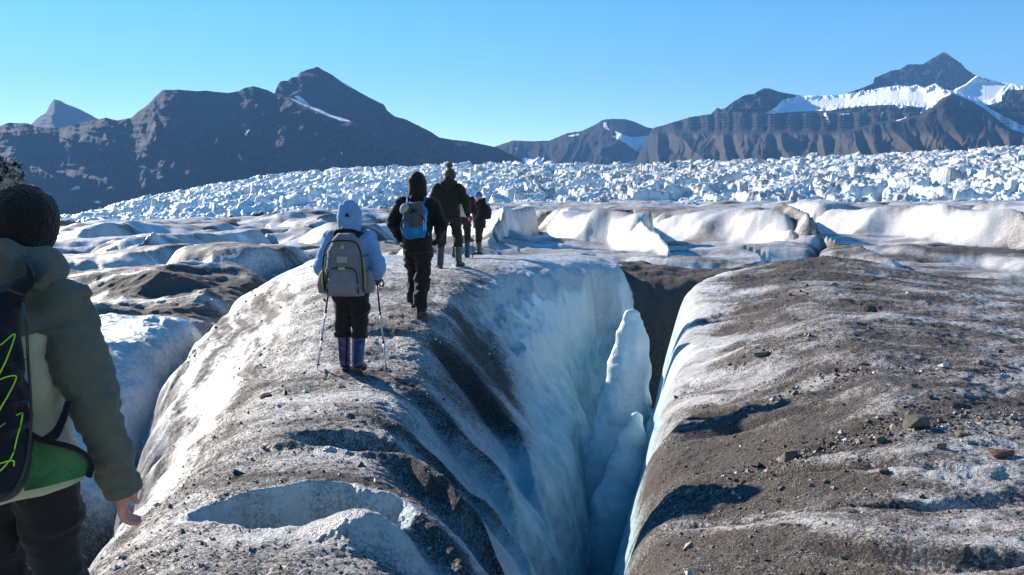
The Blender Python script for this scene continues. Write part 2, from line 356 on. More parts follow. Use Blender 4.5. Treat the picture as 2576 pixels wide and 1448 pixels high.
    dL1 = .22 + .25 * fbm(x * .9, y * .9, 191, 3) + .8 * sstep(.5, .0, y - 8.9) + .55 * sstep(-4.6, -4.1, x)
    dL2 = .88 + .45 * st + .5 * fbm((x + .6 * y) * .3, (y - .6 * x) * 1.2, 211, 4) - .8 * sstep(-9.4, -10.6, x + .5 * st) * 0
    dM5 = 1.15 + .1 * st
    fd = .46 + .14 * (1 - right) + .22 * right * sstep(33, 29, y) + .50 * fbm(x * .10, y * .34, 201, 6, .6) + .26 * fbm(x * .35, y * 1.4, 207, 3) + .2 * (cid - .5) - (.55 * right + .30 * (1 - right)) * face * (.75 + .5 * fbm(x * .5, y * .2, 203, 3)) + .4 * np.exp(-(edge / .03) ** 2)
    fd = fd - .10 * sstep(100, 180, r)
    dirt = np.choose(who, [dR, dBk, dL1, dL2, dM5, fd])
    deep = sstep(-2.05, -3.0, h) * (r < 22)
    blue = np.choose(who, [wl * (.04 + .20 * nearw + .70 * sstep(1.2, 2.5, dr)) + (.38 + .2 * fbm(x * 2, y * 2, 175, 3)) * cl, sstep(.2, -.25, db) * sstep(7.6, 9.6, y), .35 + 0 * x, 0 * x, 0 * x, 0 * x])
    dirt = dirt - .55 * farw * sstep(.25, .9, dr) * (who == 0) - .18 * nearw * sstep(.5, 1.2, dr) * (who == 0)  # below zero: clean wall ice that takes the painted brightening
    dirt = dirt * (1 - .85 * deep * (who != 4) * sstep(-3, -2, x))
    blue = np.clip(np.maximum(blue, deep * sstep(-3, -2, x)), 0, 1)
    grain = np.clip(sstep(30, 6, r) * np.where(who == 0, 1 - .75 * sstep(.1, .6, dl), 1.0) * np.where(who == 2, .5, 1.) * (1 - .6 * blue) + .1, 0, 1)
    return h, np.clip(dirt, -.3, 1.3), blue, grain
def ground(x, y):
    return float(glacier(np.array([float(x)]), np.array([float(y)]))[0][0]) + EYE

def build_glacier():
    az = np.concatenate([np.linspace(-78, -34.2, 50), np.linspace(-34, 34, NAZ), np.linspace(34.2, 78, 50)]) * math.pi / 180
    r1 = np.exp(np.linspace(math.log(.35), math.log(3), 60, endpoint=False)); r2 = np.exp(np.linspace(math.log(3), math.log(21), NR1, endpoint=False)); r3 = np.exp(np.linspace(math.log(21), math.log(245), NR2))
    rr = np.concatenate([r1, r2, r3])
    A, RR = np.meshgrid(az, rr)
    x = (RR * np.sin(A)).ravel(); y = (RR * np.cos(A)).ravel()
    outs = [glacier(x[i:i + 300000], y[i:i + 300000]) for i in range(0, len(x), 300000)]
    h, d, b, g = (np.concatenate([o[k] for o in outs]) for k in range(4))
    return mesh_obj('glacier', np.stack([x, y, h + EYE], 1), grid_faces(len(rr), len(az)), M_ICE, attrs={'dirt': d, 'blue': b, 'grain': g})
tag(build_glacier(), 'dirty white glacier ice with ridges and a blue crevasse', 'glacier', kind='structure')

# ---------------------------------------------------------------- icefall
SKY_I = [(-900, 640), (0, 600), (190, 560), (290, 532), (340, 514), (430, 500), (520, 482), (640, 460), (800, 446), (900, 437), (1080, 430), (1200, 426), (1400, 426), (1600, 428), (1700, 421), (1900, 418), (2000, 411), (2200, 405), (2400, 394), (2576, 386), (3400, 372)]
BAS_I = [(-900, 640), (0, 585), (190, 566), (400, 562), (700, 540), (1000, 528), (1300, 522), (1900, 522), (2576, 520), (3400, 519)]
def icefall():
    az = np.linspace(-38, 38, int(NAZ * 1.05)) * math.pi / 180
    rr = np.exp(np.linspace(math.log(205), math.log(560), NRI))
    A, RR = np.meshgrid(az, rr); A = A.ravel(); RR = RR.ravel()
    X = RR * np.sin(A); Y = RR * np.cos(A)
    px = CX + F * np.tan(A) / cp
    top = curve(SKY_I, 25)(px); bot = curve(BAS_I, 40)(px)
    t = np.clip(np.log(RR / 215) / math.log(520 / 215), -.2, 1)
    t = np.where(t > 0, t ** .8, t)
    py = bot + (top - bot) * t
    e = (HOR - py) / F * Y
    back = sstep(500, 560, RR); e = e - 40 * back
    wx = X + 1.6 * fbm(X * .11, Y * .11, 301, 3); wy = Y + 1.6 * fbm(X * .11, Y * .11, 305, 3)
    sc = 1.0
    # big blocks, each with its own height and tilt
    f1, f2, cid, ox, oy = worley(wx * .125, wy * .098, 311, .95)
    edge = f2 - f1
    _, _, c2, _, _ = worley(wx * .125 + 50, wy * .098, 333)
    tiltx = (np.floor(cid * 977) % 17 / 8.5 - 1); tilty = (np.floor(cid * 3313) % 13 / 6.5 - 1)
    blk = (.60 + .42 * cid) + (.5 * tiltx * ox + .35 * tilty * oy)
    wall = sstep(.005, .12, edge)
    # smaller splinters on top of them
    g1, g2, gid, gx, gy = worley(wx * .25 + 9, wy * .19, 341, .95)
    e2 = g2 - g1
    spl = gid * sstep(.01, .16, e2)
    H = np.interp(px, [150, 350, 700, 1300, 2576], [2.6, 6.0, 7.2, 7.4, 7.8]) * np.interp(RR, [205, 215, 240, 520], [.0, .75, 1., .85])
    up = H * (.26 + wall * (.09 + .85 * blk) + .10 * spl * (.35 + wall * .65) - .75)
    up = up + .55 * ridged(X * .42, Y * .33, 351, 4) * wall + .5 * ridged(X * .16, Y * .12, 353, 2) * wall
    # blocks lean: shift the tops sideways
    lean = np.clip(up, 0, 12) * .14
    Xs = X + lean * tiltx; Ys = Y + lean * tilty * .6
    dirt = .30 + .5 * (gid - .5) * (blk > .6) + .30 * fbm(X * .05, Y * .08, 361, 4) + np.interp(px, [300, 1100, 1500], [-.30, -.04, .22]) + .20 * sstep(.85, 1., wall) * np.interp(px, [700, 1300], [.2, 1]) - .35 * (1 - wall)
    blue = np.clip(.95 - wall * .75 + np.interp(px, [300, 1000, 1500], [.35, .2, 0]) * (gid), 0, 1)
    return mesh_obj('icefall', np.stack([Xs, Ys, e + up + EYE], 1), grid_faces(len(rr), len(az)), M_SER, smooth=True, attrs={'dirt': dirt, 'blue': blue})
tag(icefall(), 'broken white and pale blue seracs across the glacier', 'icefall', kind='structure')

# ---------------------------------------------------------------- mountains
def poly_mask(px, py, poly, soft):
    """signed distance to an outline, + inside"""
    P = np.asarray(poly, float); d = np.full(px.shape, 9e9); ins = np.zeros(px.shape, bool)
    for (ax, ay), (bx, by) in zip(P, np.roll(P, -1, 0)):
        ex, ey = bx - ax, by - ay; t = np.clip(((px - ax) * ex + (py - ay) * ey) / (ex * ex + ey * ey + 1e-9), 0, 1)
        d = np.minimum(d, np.hypot(px - ax - t * ex, py - ay - t * ey))
        ins ^= ((ay > py) != (by > py)) & (px < (bx - ax) * (py - ay) / ((by - ay) + 1e-12) + ax)
    return np.clip(.5 + np.where(ins, d, -d) / soft, 0, 1)
def mountain(name, label, sky_pts, base, D0, D1, mat, nx, ny, relief, snow=(), rough=.8, tone=None, x0=None, x1=None):
    sx = np.array([p[0] for p in sky_pts], float); sy = np.array([p[1] for p in sky_pts], float)
    px1 = np.linspace(x0 if x0 is not None else sx[0], x1 if x1 is not None else sx[-1], nx)
    sky_ = np.interp(px1, sx, sy) + rough * fbm(px1 * .12, px1 * 0, 7, 4, .6)
    v = np.linspace(0, 1, ny)
    PX, V = np.meshgrid(px1, v); SK = np.broadcast_to(sky_, PX.shape)
    PY = base + (SK - base) * V
    Yd = D0 + (D1 - D0) * V + relief(PX, PY, V, SK)
    a = (PX - CX) / F; b = (CY - PY) / F; dy = cp + b * sp; dz = -sp + b * cp; t = Yd / dy
    X = a * t; Z = dz * t + EYE
    n0 = nx * ny
    # back slope behind the crest
    co = [np.stack([X, Yd, Z], -1).reshape(-1, 3)]
    bx = np.stack([X[-1] * 1.15, Yd[-1] + (D1 - D0) * .9, Z[-1] * .25 - 40], -1); co.append(bx)
    faces = grid_faces(ny + 1, nx)
    sn = np.zeros(PX.shape)
    for poly, soft in snow: sn = np.maximum(sn, poly_mask(PX, PY, poly, soft))
    tn = tone(PX, PY, V) if tone else np.zeros(PX.shape)
    pad = lambda q: np.concatenate([q.ravel(), np.zeros(nx)])
    o = mesh_obj(name, np.concatenate(co), faces, mat, smooth=True, attrs={'snow': pad(sn), 'tone': pad(tn)})
    return tag(o, label, 'mountain', kind='structure')
z3 = lambda L: [(x * .5167, y * .5167 + 128.8) for x, y in L]
z4 = lambda L: [(x * .5333 + 1202.1, y * .5333 + 111.6) for x, y in L]
M_DARK = rock_mountain('dark_shale', (.008, .008, .010), (.015, .014, .016))
M_BROWN = rock_mountain('brown_scree', (.020, .017, .016), (.034, .028, .025))

def gully(fx, seed, shear=.0):
    def f(PX, PY, sc=1.):
        PX = PX + 14 * perlin(PX * .018, PY * .018, seed + 40)
        u = PX * fx + shear * PY * fx + .5 * fbm(PX * fx * .6, PY * .012, seed, 3)
        return ridged(u, PY * .006, seed + 3, 3, .42)
    return f
g1 = gully(.0085, 401, -.75); g2 = gully(.020, 411, .55); g3 = gully(.07, 415, .2)
def rel_left(PX, PY, V, SK):
    w = np.sin(np.pi * np.clip(V * .92 + .04, 0, 1)) ** .6
    strata = 5 * perlin(PX * .004, (PY + .08 * PX) * .16, 431)
    # main peak stands behind the front ridge
    pk = poly_mask(PX, PY, z3([(1340, 205), (1400, 232), (1500, 275), (1620, 318), (1720, 350), (1790, 420), (1880, 480), (1960, 470), (1920, 300), (1870, 240), (1700, 140), (1545, 60), (1340, 120)]), 10)
    return -w * (85 * g1(PX, PY) + 20 * g2(PX, PY) + 5 * g3(PX, PY)) + strata + 260 * pk - 45 * fbm(PX * .02, PY * .02, 441, 3) * w
LEFT = z3([(-500, 420), (-150, 372), (0, 365), (40, 350), (130, 352), (160, 362), (200, 372), (300, 375), (400, 350), (490, 331), (515, 325), (570, 338), (640, 325), (680, 290), (720, 262), (760, 218), (795, 188), (830, 190), (870, 188), (910, 192), (960, 196), (1000, 193), (1060, 200), (1110, 205), (1160, 196), (1190, 180), (1230, 172), (1260, 178), (1300, 190), (1338, 207), (1345, 185), (1355, 160), (1365, 150), (1380, 145), (1400, 146), (1420, 130), (1450, 124), (1460, 105), (1495, 92), (1530, 82), (1545, 76), (1570, 92), (1610, 112), (1650, 140), (1700, 170), (1740, 195), (1800, 228), (1850, 252), (1870, 262), (1885, 290), (1920, 318), (1980, 335), (2050, 370), (2100, 395), (2140, 422), (2200, 432), (2280, 440), (2350, 455), (2420, 470), (2480, 500), (2530, 525), (2560, 552), (2620, 600)])
snowL = [(z3([(1398, 224), (1440, 236), (1500, 262), (1560, 285), (1610, 310), (1680, 330), (1712, 345), (1660, 340), (1600, 318), (1540, 292), (1460, 258)]), 5), (z3([(1432, 224), (1450, 216), (1480, 236), (1512, 264), (1470, 252)]), 5),
         (z3([(1625, 118), (1690, 158), (1732, 190), (1700, 178), (1655, 148)]), 4), (z3([(335, 680), (372, 656), (392, 660), (388, 672)]), 5), (z3([(452, 735), (475, 729), (500, 738), (470, 741)]), 4),
         (z3([(1040, 458), (1052, 424), (1066, 418), (1058, 440)]), 6), (z3([(1153, 497), (1172, 515), (1184, 541), (1164, 520)]), 6), (z3([(1188, 405), (1215, 380), (1200, 415)]), 8), (z3([(1655, 480), (1668, 500), (1662, 512)]), 7)]
mountain('dark_mountain', 'large dark shaded mountain with a pointed main peak', LEFT, 590, 2650, 3250, M_DARK, 800, 330, rel_left, snowL, x0=-250)
mountain('far_peak', 'small pointed blue peak far behind the dark range', z3([(-60, 420), (150, 358), (185, 325), (225, 300), (245, 260), (262, 236), (290, 240), (330, 262), (380, 280), (430, 305), (480, 333), (600, 380), (700, 430)]), 420, 5200, 6000, M_DARK, 260, 120, lambda PX, PY, V, SK: -np.sin(np.pi * V) * 110 * g2(PX, PY) + 20 * perlin(PX * .01, PY * .25, 4) , ())
g4 = gully(.011, 501, .25); g5 = gully(.028, 511, .3)
HILL = z4([(-250, 640), (-100, 560), (0, 520), (75, 485), (165, 455), (260, 458), (340, 455), (420, 420), (490, 410), (550, 382), (590, 357), (640, 352), (700, 355), (745, 368), (790, 390), (830, 400), (900, 420), (1050, 470), (1200, 560)])
snowH = [(z4([(592, 370), (606, 368), (612, 390), (625, 408), (605, 402), (593, 390)]), 4), (z4([(640, 405), (690, 430), (720, 440), (800, 432), (890, 465), (850, 480), (830, 505), (790, 530), (740, 500), (700, 470), (630, 435), (655, 430)]), 5), (z4([(425, 432), (475, 422), (478, 430), (430, 437)]), 4), (z4([(200, 560), (215, 535), (260, 545), (290, 530), (315, 540), (290, 560), (240, 575), (190, 590)]), 8), (z4([(172, 490), (186, 484), (184, 498), (174, 498)]), 4), (z4([(700, 560), (770, 540), (760, 560), (640, 585), (560, 590), (620, 575)]), 5)]
mountain('hill', 'rounded dark hill with a snow patch in its hollow', HILL, 470, 4300, 5100, M_BROWN, 420, 150, lambda PX, PY, V, SK: -np.sin(np.pi * np.clip(V, 0, 1)) ** .7 * (90 * g4(PX, PY) + 40 * g5(PX, PY)), snowH)
RIGHT = z4([(560, 640), (640, 600), (740, 560), (800, 440), (830, 394), (870, 385), (900, 375), (1000, 345), (1060, 335), (1100, 330), (1130, 300), (1150, 308), (1170, 300), (1200, 275), (1260, 240), (1300, 235), (1345, 210), (1370, 207), (1420, 225), (1480, 236), (1520, 242), (1640, 243), (1730, 238), (1770, 222), (1830, 200), (1865, 185), (1870, 160), (1890, 152), (1950, 125), (1990, 120), (2030, 95), (2080, 95), (2100, 95), (2140, 70), (2195, 38), (2215, 45), (2240, 65), (2280, 90), (2300, 115), (2350, 150), (2390, 160), (2450, 175), (2576, 195), (2800, 240), (3200, 330)])
UPPER_SNOW = z4([(1350, 330), (1400, 300), (1440, 262), (1520, 243), (1640, 240), (1740, 234), (1800, 222), (1900, 200), (1960, 196), (1972, 170), (1985, 192), (2040, 200), (2070, 190), (2110, 205), (2160, 185), (2200, 212), (2240, 218), (2300, 190), (2340, 150), (2400, 150), (2576, 175), (2700, 230), (2576, 215), (2500, 215), (2470, 250), (2470, 270), (2400, 290), (2420, 305), (2480, 340), (2576, 385), (2700, 440), (2700, 480), (2576, 420), (2500, 395), (2440, 345), (2390, 305), (2330, 270), (2240, 232), (2190, 255), (2140, 300), (2080, 330), (2100, 300), (1980, 285), (1850, 290), (1700, 305), (1660, 315), (1520, 318), (1420, 325)])
snowR = [(UPPER_SNOW, 5), (z4([(1640, 320), (1655, 345), (1662, 375), (1655, 380), (1645, 350), (1628, 330)]), 4), (z4([(1705, 328), (1760, 326), (1755, 333), (1708, 335)]), 3), (z4([(1900, 330), (1912, 318), (1905, 345), (1897, 348)]), 4), (z4([(1970, 285), (2020, 295), (1990, 305)]), 4), (z4([(1970, 360), (2030, 342), (2010, 352), (1980, 364)]), 3), (z4([(2110, 120), (2150, 103), (2140, 125), (2115, 150), (2095, 145)]), 6), (z4([(2260, 106), (2275, 103), (2270, 112)]), 3), (z4([(1270, 340), (1290, 340), (1288, 346)]), 3)]
PYR = z4([(2230, 231), (2150, 300), (2090, 335), (1990, 360), (1880, 372), (1800, 400), (1700, 425), (1660, 600), (2700, 600), (2700, 480), (2560, 430), (2460, 385), (2380, 320), (2300, 270)])
def rel_right(PX, PY, V, SK):
    qx = (PX - 1202.1) / .5333; qy = (PY - 111.6) / .5333; lean = -.55 * 1.85 * (PX - 1700)
    pyr = poly_mask(PX, PY, PYR, 6)
    scree = sstep(398, 430, qy + 10 * perlin(qx * .01, qy * 0, 5)) * (1 - pyr) + pyr
    cliffb = sstep(315, 330, qy) * (1 - scree) * sstep(820, 900, qx)
    ph = (qx - .5 * (qy - 420)) / 150. + .75 * perlin(qx * .006, qy * .004, 17) + .1 * perlin(qx * .02, qy * .015, 18)
    tri = np.abs((ph % 1) - .5) * 2                      # alternating fans
    fan = (1 - tri) * 190 * np.clip((qy - 300) / 200, .15, 1)
    pil = np.abs(np.sin(qx * math.pi / 80. + .6 * perlin(qx * .02, qy * .0, 19)))
    out = -scree * (fan * .9 + 30 * g5(PX, PY)) - cliffb * (95 * pil + 14 * ridged(qx * .05, qy * .01, 23, 3))
    out = out + cliffb * 10 * np.sin(qy * .42 + 1.5 * perlin(qx * .01, qy * .02, 4))
    out = out - pyr * 160 * np.clip((qy - 225) / 60, 0, 1) * 1.0 + (1 - scree) * 200
    snow_sh = poly_mask(PX, PY, UPPER_SNOW, 30)
    up = sstep(330, 300, qy) * (1 - scree)
    out = out + up * (1 - snow_sh) * (-120 * ridged(qx * .012, qy * .012, 29, 4) * .6 - 60 * ridged(qx * .035, qy * .03, 37, 3)) * sstep(1000, 1200, qx)
    out = out + sstep(335, 325, qy) * (1 - pyr) * sstep(1300, 1460, qx) * 520 * np.clip((330 - qy) / 150, 0, 1)
    pk = poly_mask(PX, PY, z4([(1825, 218), (1870, 165), (1950, 100), (2090, 55), (2195, 0), (2300, 70), (2352, 150), (2300, 192), (2240, 219), (2200, 213), (2160, 186), (2110, 206), (2070, 191), (2040, 201), (1985, 193), (1960, 197), (1900, 205)]), 2.5)
    return out + lean + 950 * pk
def tone_right(PX, PY, V):
    qx = (PX - 1202.1) / .5333; qy = (PY - 111.6) / .5333
    return .7 * sstep(405, 440, qy) * sstep(700, 1000, qx) + .6 * sstep(240, 180, qy) * sstep(2100, 2250, qx)
mountain('snowy_mountain', 'brown mountain with a bright snowfield beneath its rocky summit', RIGHT, 470, 3300, 4300, M_BROWN, 900, 340, rel_right, snowR, tone=tone_right)
# ---------------------------------------------------------------- soft solids: distance fields turned into one smooth surface
class Solid:
    def __init__(s, lo, hi, h):
        s.lo = np.array(lo, float); s.h = h; n = np.ceil((np.array(hi) - s.lo) / h).astype(int) + 1
        s.ax = [s.lo[i] + h * np.arange(n[i]) for i in range(3)]; s.d = np.full(n, .5)
    def sub(s, lo, hi):
        sl = []
        for i in range(3):
            a = max(0, int((lo[i] - s.lo[i]) / s.h)); b = min(len(s.ax[i]), int((hi[i] - s.lo[i]) / s.h) + 2); sl.append(slice(a, max(a, b)))
        sl = tuple(sl); return sl, s.ax[0][sl[0]][:, None, None], s.ax[1][sl[1]][None, :, None], s.ax[2][sl[2]][None, None, :]
    def put(s, sl, f, k, cut=False):
        d = s.d[sl]
        if d.size == 0: return
        if cut:
            h = np.clip(.5 - .5 * (f + d) / k, 0, 1); s.d[sl] = d * (1 - h) - f * h + k * h * (1 - h)
        else:
            h = np.clip(.5 + .5 * (d - f) / k, 0, 1); s.d[sl] = d * (1 - h) + f * h - k * h * (1 - h)
    def cone(s, a, ra, b, rb, k=.02, sy=1., cut=False):
        a = np.array(a, float); b = np.array(b, float); m = max(ra, rb) * max(1, 1 / sy if sy < 1 else 1) + 2.5 * k + 3 * s.h
        sl, x, y, z = s.sub(np.minimum(a, b) - m, np.maximum(a, b) + m)
        e = b - a; t = np.clip(((x - a[0]) * e[0] + (y - a[1]) * e[1] + (z - a[2]) * e[2]) / (e @ e + 1e-12), 0, 1)
        d = np.sqrt((x - a[0] - t * e[0]) ** 2 + ((y - a[1] - t * e[1]) / sy) ** 2 + (z - a[2] - t * e[2]) ** 2) - (ra + (rb - ra) * t)
        s.put(sl, d * min(1, sy), k, cut); return s
    def chain(s, pts, rs, k=.015, sy=1.):
        for a, b, ra, rb in zip(pts[:-1], pts[1:], rs[:-1], rs[1:]): s.cone(a, ra, b, rb, k, sy)
        return s
    def ell(s, c, r, k=.02, rot=None, cut=False):
        c = np.array(c, float); m = max(r) + 2.5 * k + 3 * s.h; sl, x, y, z = s.sub(c - m, c + m)
        x, y, z = x - c[0], y - c[1], z - c[2]
        if rot is not None: x, y, z = (rot[0][0] * x + rot[0][1] * y + rot[0][2] * z, rot[1][0] * x + rot[1][1] * y + rot[1][2] * z, rot[2][0] * x + rot[2][1] * y + rot[2][2] * z)
        q = np.sqrt((x / r[0]) ** 2 + (y / r[1]) ** 2 + (z / r[2]) ** 2)
        s.put(sl, (q - 1) * min(r), k, cut); return s
    def box(s, c, hf, rad, k=.02, rot=None, cut=False):
        c = np.array(c, float); m = float(np.linalg.norm(hf)) + 2.5 * k + 3 * s.h; sl, x, y, z = s.sub(c - m, c + m)
        x, y, z = x - c[0], y - c[1], z - c[2]
        if rot is not None: x, y, z = (rot[0][0] * x + rot[0][1] * y + rot[0][2] * z, rot[1][0] * x + rot[1][1] * y + rot[1][2] * z, rot[2][0] * x + rot[2][1] * y + rot[2][2] * z)
        q = [np.abs(v) - (f - rad) for v, f in zip((x, y, z), hf)]
        d = np.sqrt(sum(np.maximum(v, 0) ** 2 for v in q)) + np.minimum(np.maximum(np.maximum(q[0], q[1]), q[2]), 0) - rad
        s.put(sl, d, k, cut); return s
    def loft(s, rows, k=.02, p=2.3):
        """rows (z, cx, cy, rx, ry) from bottom to top, flat ends"""
        r = np.array(rows, float); mr = r[:, 3:].max() + .05
        sl, x, y, z = s.sub((r[:, 1].min() - mr - .1, r[:, 2].min() - mr - .1, r[0, 0] - .05), (r[:, 1].max() + mr + .1, r[:, 2].max() + mr + .1, r[-1, 0] + .05))
        zz = z.ravel(); cx, cy, rx, ry = (np.interp(zz, r[:, 0], r[:, i])[None, None, :] for i in (1, 2, 3, 4))
        q = (np.abs((x - cx) / rx) ** p + np.abs((y - cy) / ry) ** p) ** (1 / p)
        d = np.maximum((q - 1) * np.minimum(rx, ry), np.maximum(r[0, 0] - z, z - r[-1, 0]))
        s.put(sl, d, k); return s
    def plane(s, p, n):
        n = np.array(n, float); n /= np.linalg.norm(n); p = np.array(p, float)
        d = (s.ax[0][:, None, None] - p[0]) * n[0] + (s.ax[1][None, :, None] - p[1]) * n[1] + (s.ax[2][None, None, :] - p[2]) * n[2]
        s.d = np.maximum(s.d, d); return s
    def folds(s, amp, fr=(9, 9, 16), seed=1, oct=2):
        X, Y, Z = np.meshgrid(*s.ax, indexing='ij'); m = np.abs(s.d) < .05
        x, y, z = X[m], Y[m], Z[m]; a = amp; f = 1.
        for o in range(oct):
            w = perlin3(x * 5 * f, y * 5 * f, z * 5 * f, seed + 50)
            s.d[m] += a * (1 - 2.2 * np.abs(perlin3(x * fr[0] * f + w, y * fr[1] * f, z * fr[2] * f + 1.2 * w, seed + o)))
            a *= .5; f *= 2.1
        return s
    def mesh(s, name, mat, parent=None, smooth_it=1):
        d = s.d.copy()
        for i in range(3):                       # close at the border
            for e in (0, -1):
                ix = [slice(None)] * 3; ix[i] = e; d[tuple(ix)] = np.maximum(d[tuple(ix)], s.h * .5)
        n = np.array(d.shape); neg = d < 0
        cs = tuple(n - 1); P = np.zeros(cs + (3,), np.float32); cnt = np.zeros(cs, np.float32)
        def S(o): return tuple(slice(o[i], o[i] + n[i] - 1) for i in range(3))
        for axis in range(3):
            for a in (0, 1):
                for b in (0, 1):
                    o = [0, 0, 0]; q = [i for i in range(3) if i != axis]; o[q[0]] = a; o[q[1]] = b; o2 = list(o); o2[axis] = 1
                    A, B = d[S(o)], d[S(o2)]; m = (A < 0) != (B < 0)
                    t = np.where(m, A / np.where(m, A - B, 1), 0)
                    cnt += m
                    for i in range(3): P[..., i] += m * (o[i] + (t if i == axis else 0))
        act = cnt > 0; idx = np.full(cs, -1, np.int64); idx[act] = np.arange(act.sum())
        I = np.argwhere(act); V = s.lo + s.h * (I + P[act] / cnt[act][:, None])
        faces = []
        for axis in range(3):
            o1 = [0, 0, 0]; o1[axis] = 1
            A = neg[tuple(slice(0, n[i] - 1) if i == axis else slice(1, n[i] - 1) for i in range(3))]
            B = neg[tuple(slice(1, n[i]) if i == axis else slice(1, n[i] - 1) for i in range(3))]
            u, v = [(1, 2), (2, 0), (0, 1)][axis]
            E = np.argwhere(A != B)
            if len(E) == 0: continue
            fl = A[tuple(E.T)]
            def cell(du, dv):
                c = E.copy(); c[:, u] += 1 - du; c[:, v] += 1 - dv; return idx[tuple(c.T)]
            # E indexes interior points shifted by one on u, v
            Q = np.stack([cell(1, 1), cell(0, 1), cell(0, 0), cell(1, 0)], 1)
            Q[~fl] = Q[~fl][:, ::-1]; faces.append(Q)
        Fq = np.concatenate(faces); Fq = Fq[(Fq >= 0).all(1)]
        for _ in range(smooth_it):
            acc = np.zeros_like(V); c = np.zeros(len(V))
            for i in range(4):
                a, b = Fq[:, i], Fq[:, (i + 1) % 4]
                np.add.at(acc, a, V[b]); np.add.at(acc, b, V[a]); np.add.at(c, a, 1); np.add.at(c, b, 1)
            V = .5 * V + .5 * acc / np.maximum(c, 1)[:, None]
        return mesh_obj(name, V, Fq, mat, parent)

def tube(name, pts, rad, mat, parent=None, n=10, flat=1.):
    pts = [Vector(p) for p in pts]; co = []; up = Vector((0, 0, 1))
    rads = rad if isinstance(rad, (list, tuple)) else [rad] * len(pts)
    for i, p in enumerate(pts):
        t = (pts[min(i + 1, len(pts) - 1)] - pts[max(i - 1, 0)]).normalized()
        a = t.cross(Vector((.31, .83, .46))).normalized(); b = t.cross(a)
        for j in range(n):
            an = 2 * math.pi * j / n; co.append(p + rads[i] * (math.cos(an) * a + flat * math.sin(an) * b))
    f = [(i * n + j, i * n + (j + 1) % n, (i + 1) * n + (j + 1) % n, (i + 1) * n + j) for i in range(len(pts) - 1) for j in range(n)]
    f += [tuple(range(n))[::-1], tuple(range((len(pts) - 1) * n, len(pts) * n))]
    return mesh_obj(name, [tuple(c) for c in co], f, mat, parent)
def spline(pts, n=6):
    P = [np.array(p, float) for p in pts]; P = [2 * P[0] - P[1]] + P + [2 * P[-1] - P[-2]]; out = []
    for i in range(1, len(P) - 2):
        for k in range(n):
            t = k / n; out.append(.5 * (2 * P[i] + (P[i + 1] - P[i - 1]) * t + (2 * P[i - 1] - 5 * P[i] + 4 * P[i + 1] - P[i + 2]) * t * t + (3 * P[i] - P[i - 1] - 3 * P[i + 1] + P[i + 2]) * t ** 3))
    return out + [P[-2]]

def cloth(name, col, rough=.85, weave=260, bump=.15, var=.25, spec=.2):
    m = NT(name); O = m.obj(); n = m.noise(O, 7, 5, .6); w_ = m.noise(O, weave, 2, .5)
    c = m.mix(m.ramp(n, .3, .7), tuple(q * (1 - var) for q in col), tuple(min(1, q * (1 + var)) for q in col))
    c = m.mix(m.ramp(w_, .35, .7, 0, .35), c, tuple(q * .55 for q in col))
    m.bsdf(c, rough, m.bump(m.math('ADD', w_, m.noise(O, 34, 4, .6)), bump, .012), spec, Sheen__Weight=.15)
    return m.m
def plain(name, col, rough=.5, metal=0., spec=.5):
    m = NT(name); n = m.noise(m.obj(), 30, 4); c = m.mix(n, tuple(q * .85 for q in col), tuple(min(1, q * 1.12) for q in col))
    m.bsdf(c, rough, m.bump(n, .08, .01), spec, Metallic=metal); return m.m
def skin_mat():
    m = NT('skin'); n = m.noise(m.obj(), 24, 4); c = m.mix(m.ramp(n, .3, .7), (.56, .22, .17), (.64, .30, .235))
    m.bsdf(c, .5, m.bump(m.noise(m.obj(), 160, 3), .12, .004), .4, Subsurface__Weight=.12, Subsurface__Scale=.01); return m.m
M_SKIN = skin_mat()
M_BLACK = cloth('black_shell_cloth', (.012, .011, .011)); M_TROU = cloth('black_trouser_cloth', (.014, .013, .013)); M_BROWNBLK = cloth('dark_brown_jacket_cloth', (.020, .016, .014))
M_LBLUE = cloth('light_blue_jacket_cloth', (.165, .325, .58), var=.12); M_GREY = cloth('grey_pack_nylon', (.175, .175, .21), var=.1, weave=180)
M_YEL = cloth('yellow_trim', (.45, .40, .08)); M_WEB = cloth('black_webbing', (.010, .010, .012), weave=120)
M_WELLB = plain('violet_blue_rubber', (.014, .015, .085), .28); M_WELLG = plain('grey_green_rubber', (.032, .036, .030), .45); M_SOLE = plain('muddy_sole_rubber', (.055, .048, .042), .8)
M_BURG = cloth('burgundy_jacket_cloth', (.055, .012, .022)); M_PALEP = cloth('pale_grey_pack_nylon', (.42, .42, .43)); M_BBLUE = cloth('bright_blue_nylon', (.015, .17, .45)); M_MGREY = cloth('mid_grey_nylon', (.07, .075, .09))
M_KNIT = cloth('brown_knit_wool', (.07, .055, .048), weave=60, bump=.6); M_KNITB = cloth('blue_knit_wool', (.02, .16, .42), weave=60, bump=.6); M_KNITK = cloth('black_fleece_wool', (.010, .010, .010), weave=90, bump=.8)
M_OLIVE = cloth('dark_olive_shell_cloth', (.115, .12, .096), var=.12, weave=420); M_SAGE = cloth('pale_sage_shell_cloth', (.50, .50, .37), var=.1, weave=420)
M_NAVY = cloth('navy_pack_nylon', (.008, .009, .017), weave=200); M_GREEN = cloth('green_mesh_cloth', (.045, .155, .06), weave=150, bump=.4); M_LIME = plain('lime_elastic_cord', (.42, .75, .03), .5)
M_GLOVE = cloth('dark_grey_mitten_cloth', (.045, .042, .05)); M_ALU = plain('pale_blue_aluminium', (.42, .5, .62), .3, .6); M_POLEK = plain('black_pole_plastic', (.015, .015, .016), .5); M_STEEL = plain('steel_tip', (.4, .4, .4), .35, .9)

